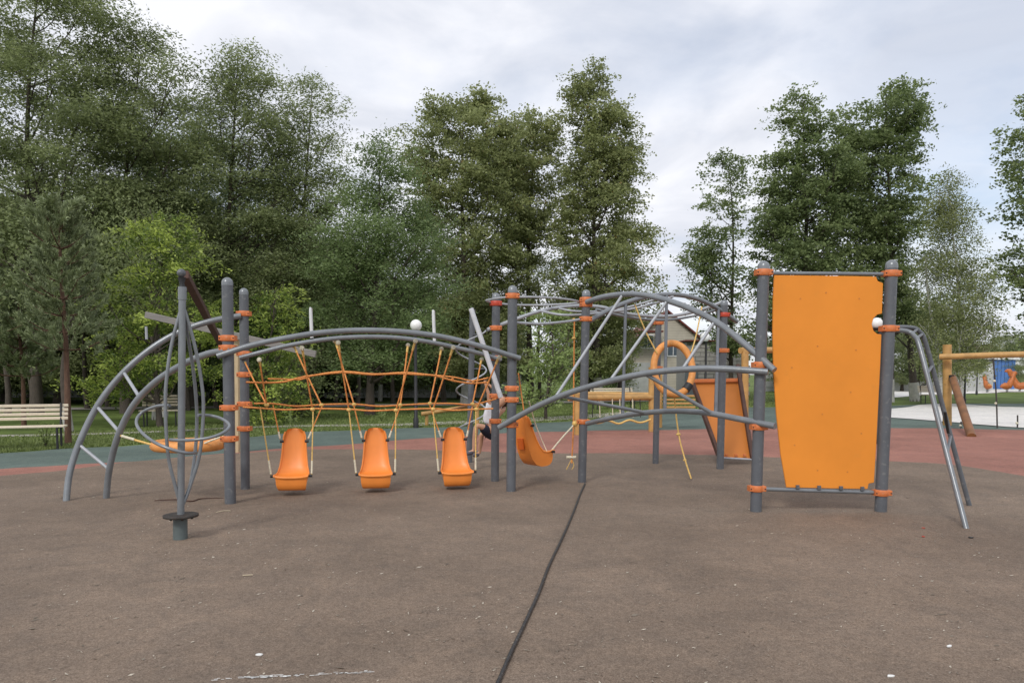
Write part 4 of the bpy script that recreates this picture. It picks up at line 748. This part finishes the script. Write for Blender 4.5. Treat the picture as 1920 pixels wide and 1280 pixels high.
# ------------------------------------------------------------------ other play pieces
def ramp():
    r = thing('climbing_ramp', 'leaning orange climbing ramp with dark brown side beams behind the frame', 'climbing ramp', G(1378, 868))
    a, b, c2, d2 = P(1297, 716, 12.9), P(1388, 714, 12.9), P(1407, 860, 12.1), P(1352, 857, 12.1)
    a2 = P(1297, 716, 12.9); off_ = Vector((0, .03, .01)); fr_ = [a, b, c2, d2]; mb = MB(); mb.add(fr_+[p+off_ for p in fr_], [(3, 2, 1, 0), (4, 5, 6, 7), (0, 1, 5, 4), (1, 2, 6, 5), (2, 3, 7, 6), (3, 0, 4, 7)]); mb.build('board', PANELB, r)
    MB().beam(a+Vector((0, -.03, 0)), P(1347, 852, 12.05), .06, .07).build('side_beam', WOODB, r); MB().beam(P(1383, 684, 12.95), P(1411, 860, 12.05), .06, .07).build('side_beam', WOODB, r); MB().beam(P(1295, 714, 12.85), P(1390, 712, 12.85), .05, .06).build('top_edge', CLAMP, r)
    MB().tube([P(1350, 858, 12.05), P(1410, 861, 12.05)], .018, 8).build('foot_bar', GALV, r); MB().beam(P(1388, 700, 13.0), G(1384, 845), .07, .07).build('rear_leg', WOODB, r)
    for i, x in enumerate((1362, 1380, 1396)): MB().box(P(x, 853, 12.08), (.04, .03, .04), bev=.004).build('bracket', CLAMP, r)
ramp()
def cross():
    b = G(444, 848); r = thing('tilted_beam', 'pale timber post carrying a long tilted grey plank behind the first two posts', 'timber frame', b)
    MB().beam(b, P(443, 630, b.y), .1, .1, up=(0, 1, 0)).build('post', WOODL, r); MB().beam(P(273, 590, b.y-.15), P(592, 664, b.y-.15), .06, .12).build('plank', WOODG, r); MB().box(P(444, 630, b.y), (.14, .14, .12)).build('bracket', GALV, r)
    MB().beam(P(346, 514, 8.9), P(418, 652, 13.2), .09, .09).build('brace', WOODB, r, label='dark brown timber brace')
    MB().tube([P(274, 612, b.y-.15), P(275, 636, b.y-.15)], .025, 8).build('hanging_pin', GALV, r)
cross()
def bridge():
    Yb = 19.; r = thing('rope_bridge', 'low honey coloured log bridge with hanging ropes behind the arches', 'log bridge', P(1150, 800, Yb))
    def fl(x, Y): return P(x, 700+FPX*EYE/Y, Y)
    for x, t, Yx in ((1083, 738, 18), (1222, 688, 19), (1236, 700, 20.5)): p = fl(x, Yx); p.z = 0; MB().tube([p, P(x, t, Yx)], .085, 10).build('post', WOODY, r)
    MB().tube([P(1066, 746, 18), P(1225, 745, 19)], .075, 10).build('log', WOODY, r); MB().tube([P(1060, 738, 20.4), P(1225, 740, 20.5)], .07, 10).build('log', WOODY, r)
    for x in (1110, 1124, 1148, 1162, 1186, 1200): MB().tube([P(x, 748, 18.4), P(x+1, 782, 18.4)], .012, 5).build('rope', ROPEW if x % 3 else IRON, r)
    MB().tube([P(1100, 786, 18.2), P(1120, 793, 18.2), P(1140, 788, 18.2), P(1160, 794, 18.3), P(1180, 787, 18.4), P(1200, 792, 18.5), P(1220, 786, 18.6)], .025, 6, sub=4).build('foot_rope', ROPEY, r)
    for k in range(4): MB().beam(P(1242, 742+k*7, 20-.1*k), P(1302, 742+k*7, 20.2-.1*k), .12, .05).build('plank', WOODY, r)
    r = thing('balance_log', 'far honey coloured balance log behind the third swing', 'balance log', G(860, 790)); MB().tube([P(790, 776, 21), P(905, 758, 21.5)], .06, 8).build('log', WOODY, r); MB().beam(P(846, 768, 21.2), P(884, 757, 21.2), .3, .05).build('plank', WOODR, r)
    for x, y in ((800, 775), (895, 760)): q = P(x, y, 21.1); MB().tube([q, (q.x, q.y, 0)], .05, 8).build('leg', WOODY, r)
    Yt = 17.5; r = thing('log_gate', 'honey coloured log crossbar on a post seen between the frame and the climbing board', 'log frame', P(1398, 790, Yt))
    MB().tube([P(1388, 657, Yt), P(1452, 656, Yt+.5)], .075, 10).build('log', WOODY, r); p = P(1397, 780, Yt); MB().tube([(p.x, Yt, 0), P(1397, 652, Yt)], .085, 10).build('post', WOODY, r)
bridge()
def logswing():
    b = G(1776, 797); r = thing('log_swing_frame', 'large log swing frame with a leaning strut at the right edge', 'swing frame', b); Ys = b.y
    MB().tube([b, P(1776, 646, Ys)], .12, 12).build('post', WOODY, r); MB().tube([P(1762, 669, Ys-.2), P(1850, 666, Ys-.9), P(2060, 660, Ys-2.4)], .085, 12).build('crossbeam', WOODY, r)
    s = G(1822, 819); MB().tube([s, P(1786, 708, Ys-.2)], .1, 12).build('strut', WOODR, r); q = G(2060, 830); MB().tube([q, P(2058, 650, q.y)], .12, 12).build('post', WOODY, r)
    MB().box(P(1784, 708, Ys-.3), (.1, .1, .16)).build('bracket', IRON, r)
    for x, y0, y1, x1 in ((1862, 672, 812, 1870), (1908, 778, 828, 1903), (1802, 790, 815, 1798)):
        h = thing('climbing_rope', {1862: 'dark knotted rope hanging from the log crossbeam', 1908: 'short rope end at the right edge below the orange figures', 1802: 'short red-tipped rope beside the leaning strut'}[x], 'rope', P(x1, y1, Ys-1.2)); MB().tube([P(x, y0, Ys-1.1), P((x+x1)/2+2, (y0+y1)/2, Ys-1.1), P(x1, y1, Ys-1.2)], .02, 6, sub=4).build('rope', mat('dark rope', (.06, .05, .045), .9), h)
        for k in (.3, .6, .95): MB().sphere(P(x+(x1-x)*k, y0+(y1-y0)*k, Ys-1.15), .035, 8, 6).build('knot', ROPEW if k != .95 else CLAMPRED, h)
logswing()
def rocker(label, px, py, sc, rz, m):
    p = G(px, py); r = thing('spring_rider', label, 'spring rider', p, 'orange spring riders')
    sp_ = [p+Vector((.09*math.cos(a), .09*math.sin(a), .02+.3*a/25)) for a in [i*.6 for i in range(42)]]; MB().tube(sp_, .014, 5).build('spring', IRON, r)
    u = Vector((math.cos(rz), math.sin(rz), 0)); z = Vector((0, 0, 1))
    m = mat('weathered orange plastic', (.45, .13, .03), .5, .2, 6)
    MB().tube([p+z*.45-u*.4*sc, p+z*.5-u*.15*sc, p+z*.52+u*.1*sc, p+z*.7*sc+u*.32*sc, p+z*.9*sc+u*.42*sc, p+z*.88*sc+u*.58*sc], [.08, .16*sc, .15*sc, .1*sc, .11*sc, .05], 12, sub=3).build('body', m, r); MB().tube([p+z*.72*sc+u*.25+Vector((0, -.2, 0)), p+z*.72*sc+u*.25+Vector((0, .2, 0))], .02, 6).build('handle', IRON, r); MB().beam(p+z*.62-u*.3*sc, p+z*.62+u*.1*sc, .22, .05).build('saddle', ROPEY, r)
rocker('orange spring rider on the sand just left of the hanging rope', 1851, 736, 1.4, 1.4, SEATD)
rocker('orange spring rider with a raised head, second from the right edge', 1888, 735, 1.7, .3, SEATD)
rocker('large orange spring rider at the right edge', 1912, 734, 1.9, 2.6, SEATD)

# ------------------------------------------------------------------ things on the ground
hs = [(1097, 906), (1088, 925), (1074, 962), (1053, 1010), (1030, 1058), (1010, 1110), (985, 1165), (958, 1222), (932, 1282), (905, 1340)]
MB().tube([G(x, y, .024) for x, y in hs], .011, 8, sub=6).build('hose', HOSE, None, label='long black hose running across the brown rubber from the middle post to the camera', category='hose')
def flake(px, py, ln, wd, m, name, label, cat, rot=0, group=None, h=.006):
    g = G(px, py, .013); mb = MB(); K = 7; vs = []
    for j in range(K): a = 2*math.pi*j/K; r_ = random.uniform(.75, 1.15); x, y = math.cos(a)*ln/2*r_, math.sin(a)*wd/2*r_; vs.append((g.x+x*math.cos(rot)-y*math.sin(rot), g.y+x*math.sin(rot)+y*math.cos(rot), .0135+random.uniform(0, .5)*h))
    top_ = [(v[0], v[1], v[2]+h) for v in vs]; mb.add(vs+top_, [tuple(range(K))[::-1], tuple(range(K, 2*K))]+[(j, (j+1) % K, K+(j+1) % K, K+j) for j in range(K)]); o = mb.build(name, m, None, label=label, category=cat)
    if group: o['group'] = group
PAPER = mat('white paper', (.8, .8, .78), .7)
STRAW = mat('dry straw chip', (.5, .42, .3), .8)
flake(486, 1228, .035, .026, PAPER, 'paper_scrap', 'small white paper scrap on the brown rubber near the bottom', 'litter')
flake(1731, 990, .03, .03, CLAMPRED, 'petal', 'upper of two tiny red petals near the slanted ladder foot', 'litter', group='red petals'); flake(1731, 1006, .03, .03, CLAMPRED, 'petal', 'lower of two tiny red petals near the slanted ladder foot', 'litter', group='red petals')
flake(1820, 1008, .05, .04, BLACK, 'pebble', 'small black pebble right of the slanted ladder foot', 'litter')
flake(1780, 1212, .045, .018, PAPER, 'bark_chip', 'pale curled bark chip at the lower right', 'litter', .5)
flake(1670, 1268, .035, .02, PAPER, 'leaf_scrap', 'pale leaf scrap at the bottom right edge', 'litter')
MB().tube([G(290, 938, .03), G(330, 936, .035), G(360, 939, .02), G(378, 934, .02), G(420, 933, .02)], [.006, .009, .008, .006, .003], 6, sub=3).build('stick', WOODB, None, label='thin dark stick lying left of the spinner base', category='stick')
MB().tube([G(405, 960, .02), G(420, 957, .02), G(432, 957, .02)], .005, 5).build('stick', STRAW, None, label='short pale stick right of the spinner plate', category='stick')
MB().tube([G(455, 1078, .018), G(474, 1077, .018)], .005, 5).build('stick', STRAW, None, label='tiny pale stick in the middle of the bare ground', category='stick')
def chalk():
    vs = []; fs = []
    for i in range(120):
        t = RNG.random(); x = 390+310*t; y = 1272-14*t+RNG.normal()*1.2
        if .55 < t < .9 and RNG.random() < .55 or t < .2 and RNG.random() < .6: continue
        g = G(x, y, .0165); l_ = RNG.uniform(.005, .02); w2 = RNG.uniform(.0015, .004); n0 = len(vs); vs += [(g.x-l_, g.y-w2, .0165), (g.x+l_, g.y-w2*.3, .0165), (g.x+l_, g.y+w2, .0165), (g.x-l_, g.y+w2*.4, .0165)]; fs.append((n0, n0+1, n0+2, n0+3))
    MB().add(vs, fs).build('chalk_line', PAPER, None, label='broken white chalk line on the brown rubber at the bottom', category='chalk mark', kind='stuff')
chalk()
def litter():
    n = 1700; V4 = []; T = []
    for i in range(n):
        x = RNG.uniform(-100, 2020); y = 860+(1290-860)*RNG.random()**.9
        if RNG.random() < .5: cx = (90, 250, 640, 1350, 1700, 1780, 1130, 480)[i % 8]; cy = (1090, 960, 1080, 1070, 1110, 1040, 1180, 1000)[i % 8]; x = cx+RNG.normal()*150; y = max(862, cy+RNG.normal()*70)
        lim = np.interp(x, [p[0] for p in BROWN_TOP], [p[1] for p in BROWN_TOP])
        if y < lim+3: continue
        g = np.array(G(x, y, .016)); s = RNG.uniform(.003, .009)*(1.8 if RNG.random() < .07 else 1)*(1+.05*g[1]); a = RNG.uniform(0, 3.14); u = np.array([math.cos(a), math.sin(a), 0])*s*RNG.uniform(.8, 2.2); v = np.array([-math.sin(a), math.cos(a), .3])*s*RNG.uniform(.3, .8); V4.append([g-u, g-v*.6, g+u+np.array([0, 0, .003]), g+v]); T.append(np.clip(RNG.random()**1.6, 0, 1))
    m = leaf_mat('ground litter', (.13, .1, .07), (.52, .46, .37), .05); link('litter', mesh_from_quads('litter', np.array(V4), np.array(T), m), label='scattered pale chips and leaf crumbs on the brown rubber', category='litter', kind='stuff')
litter()
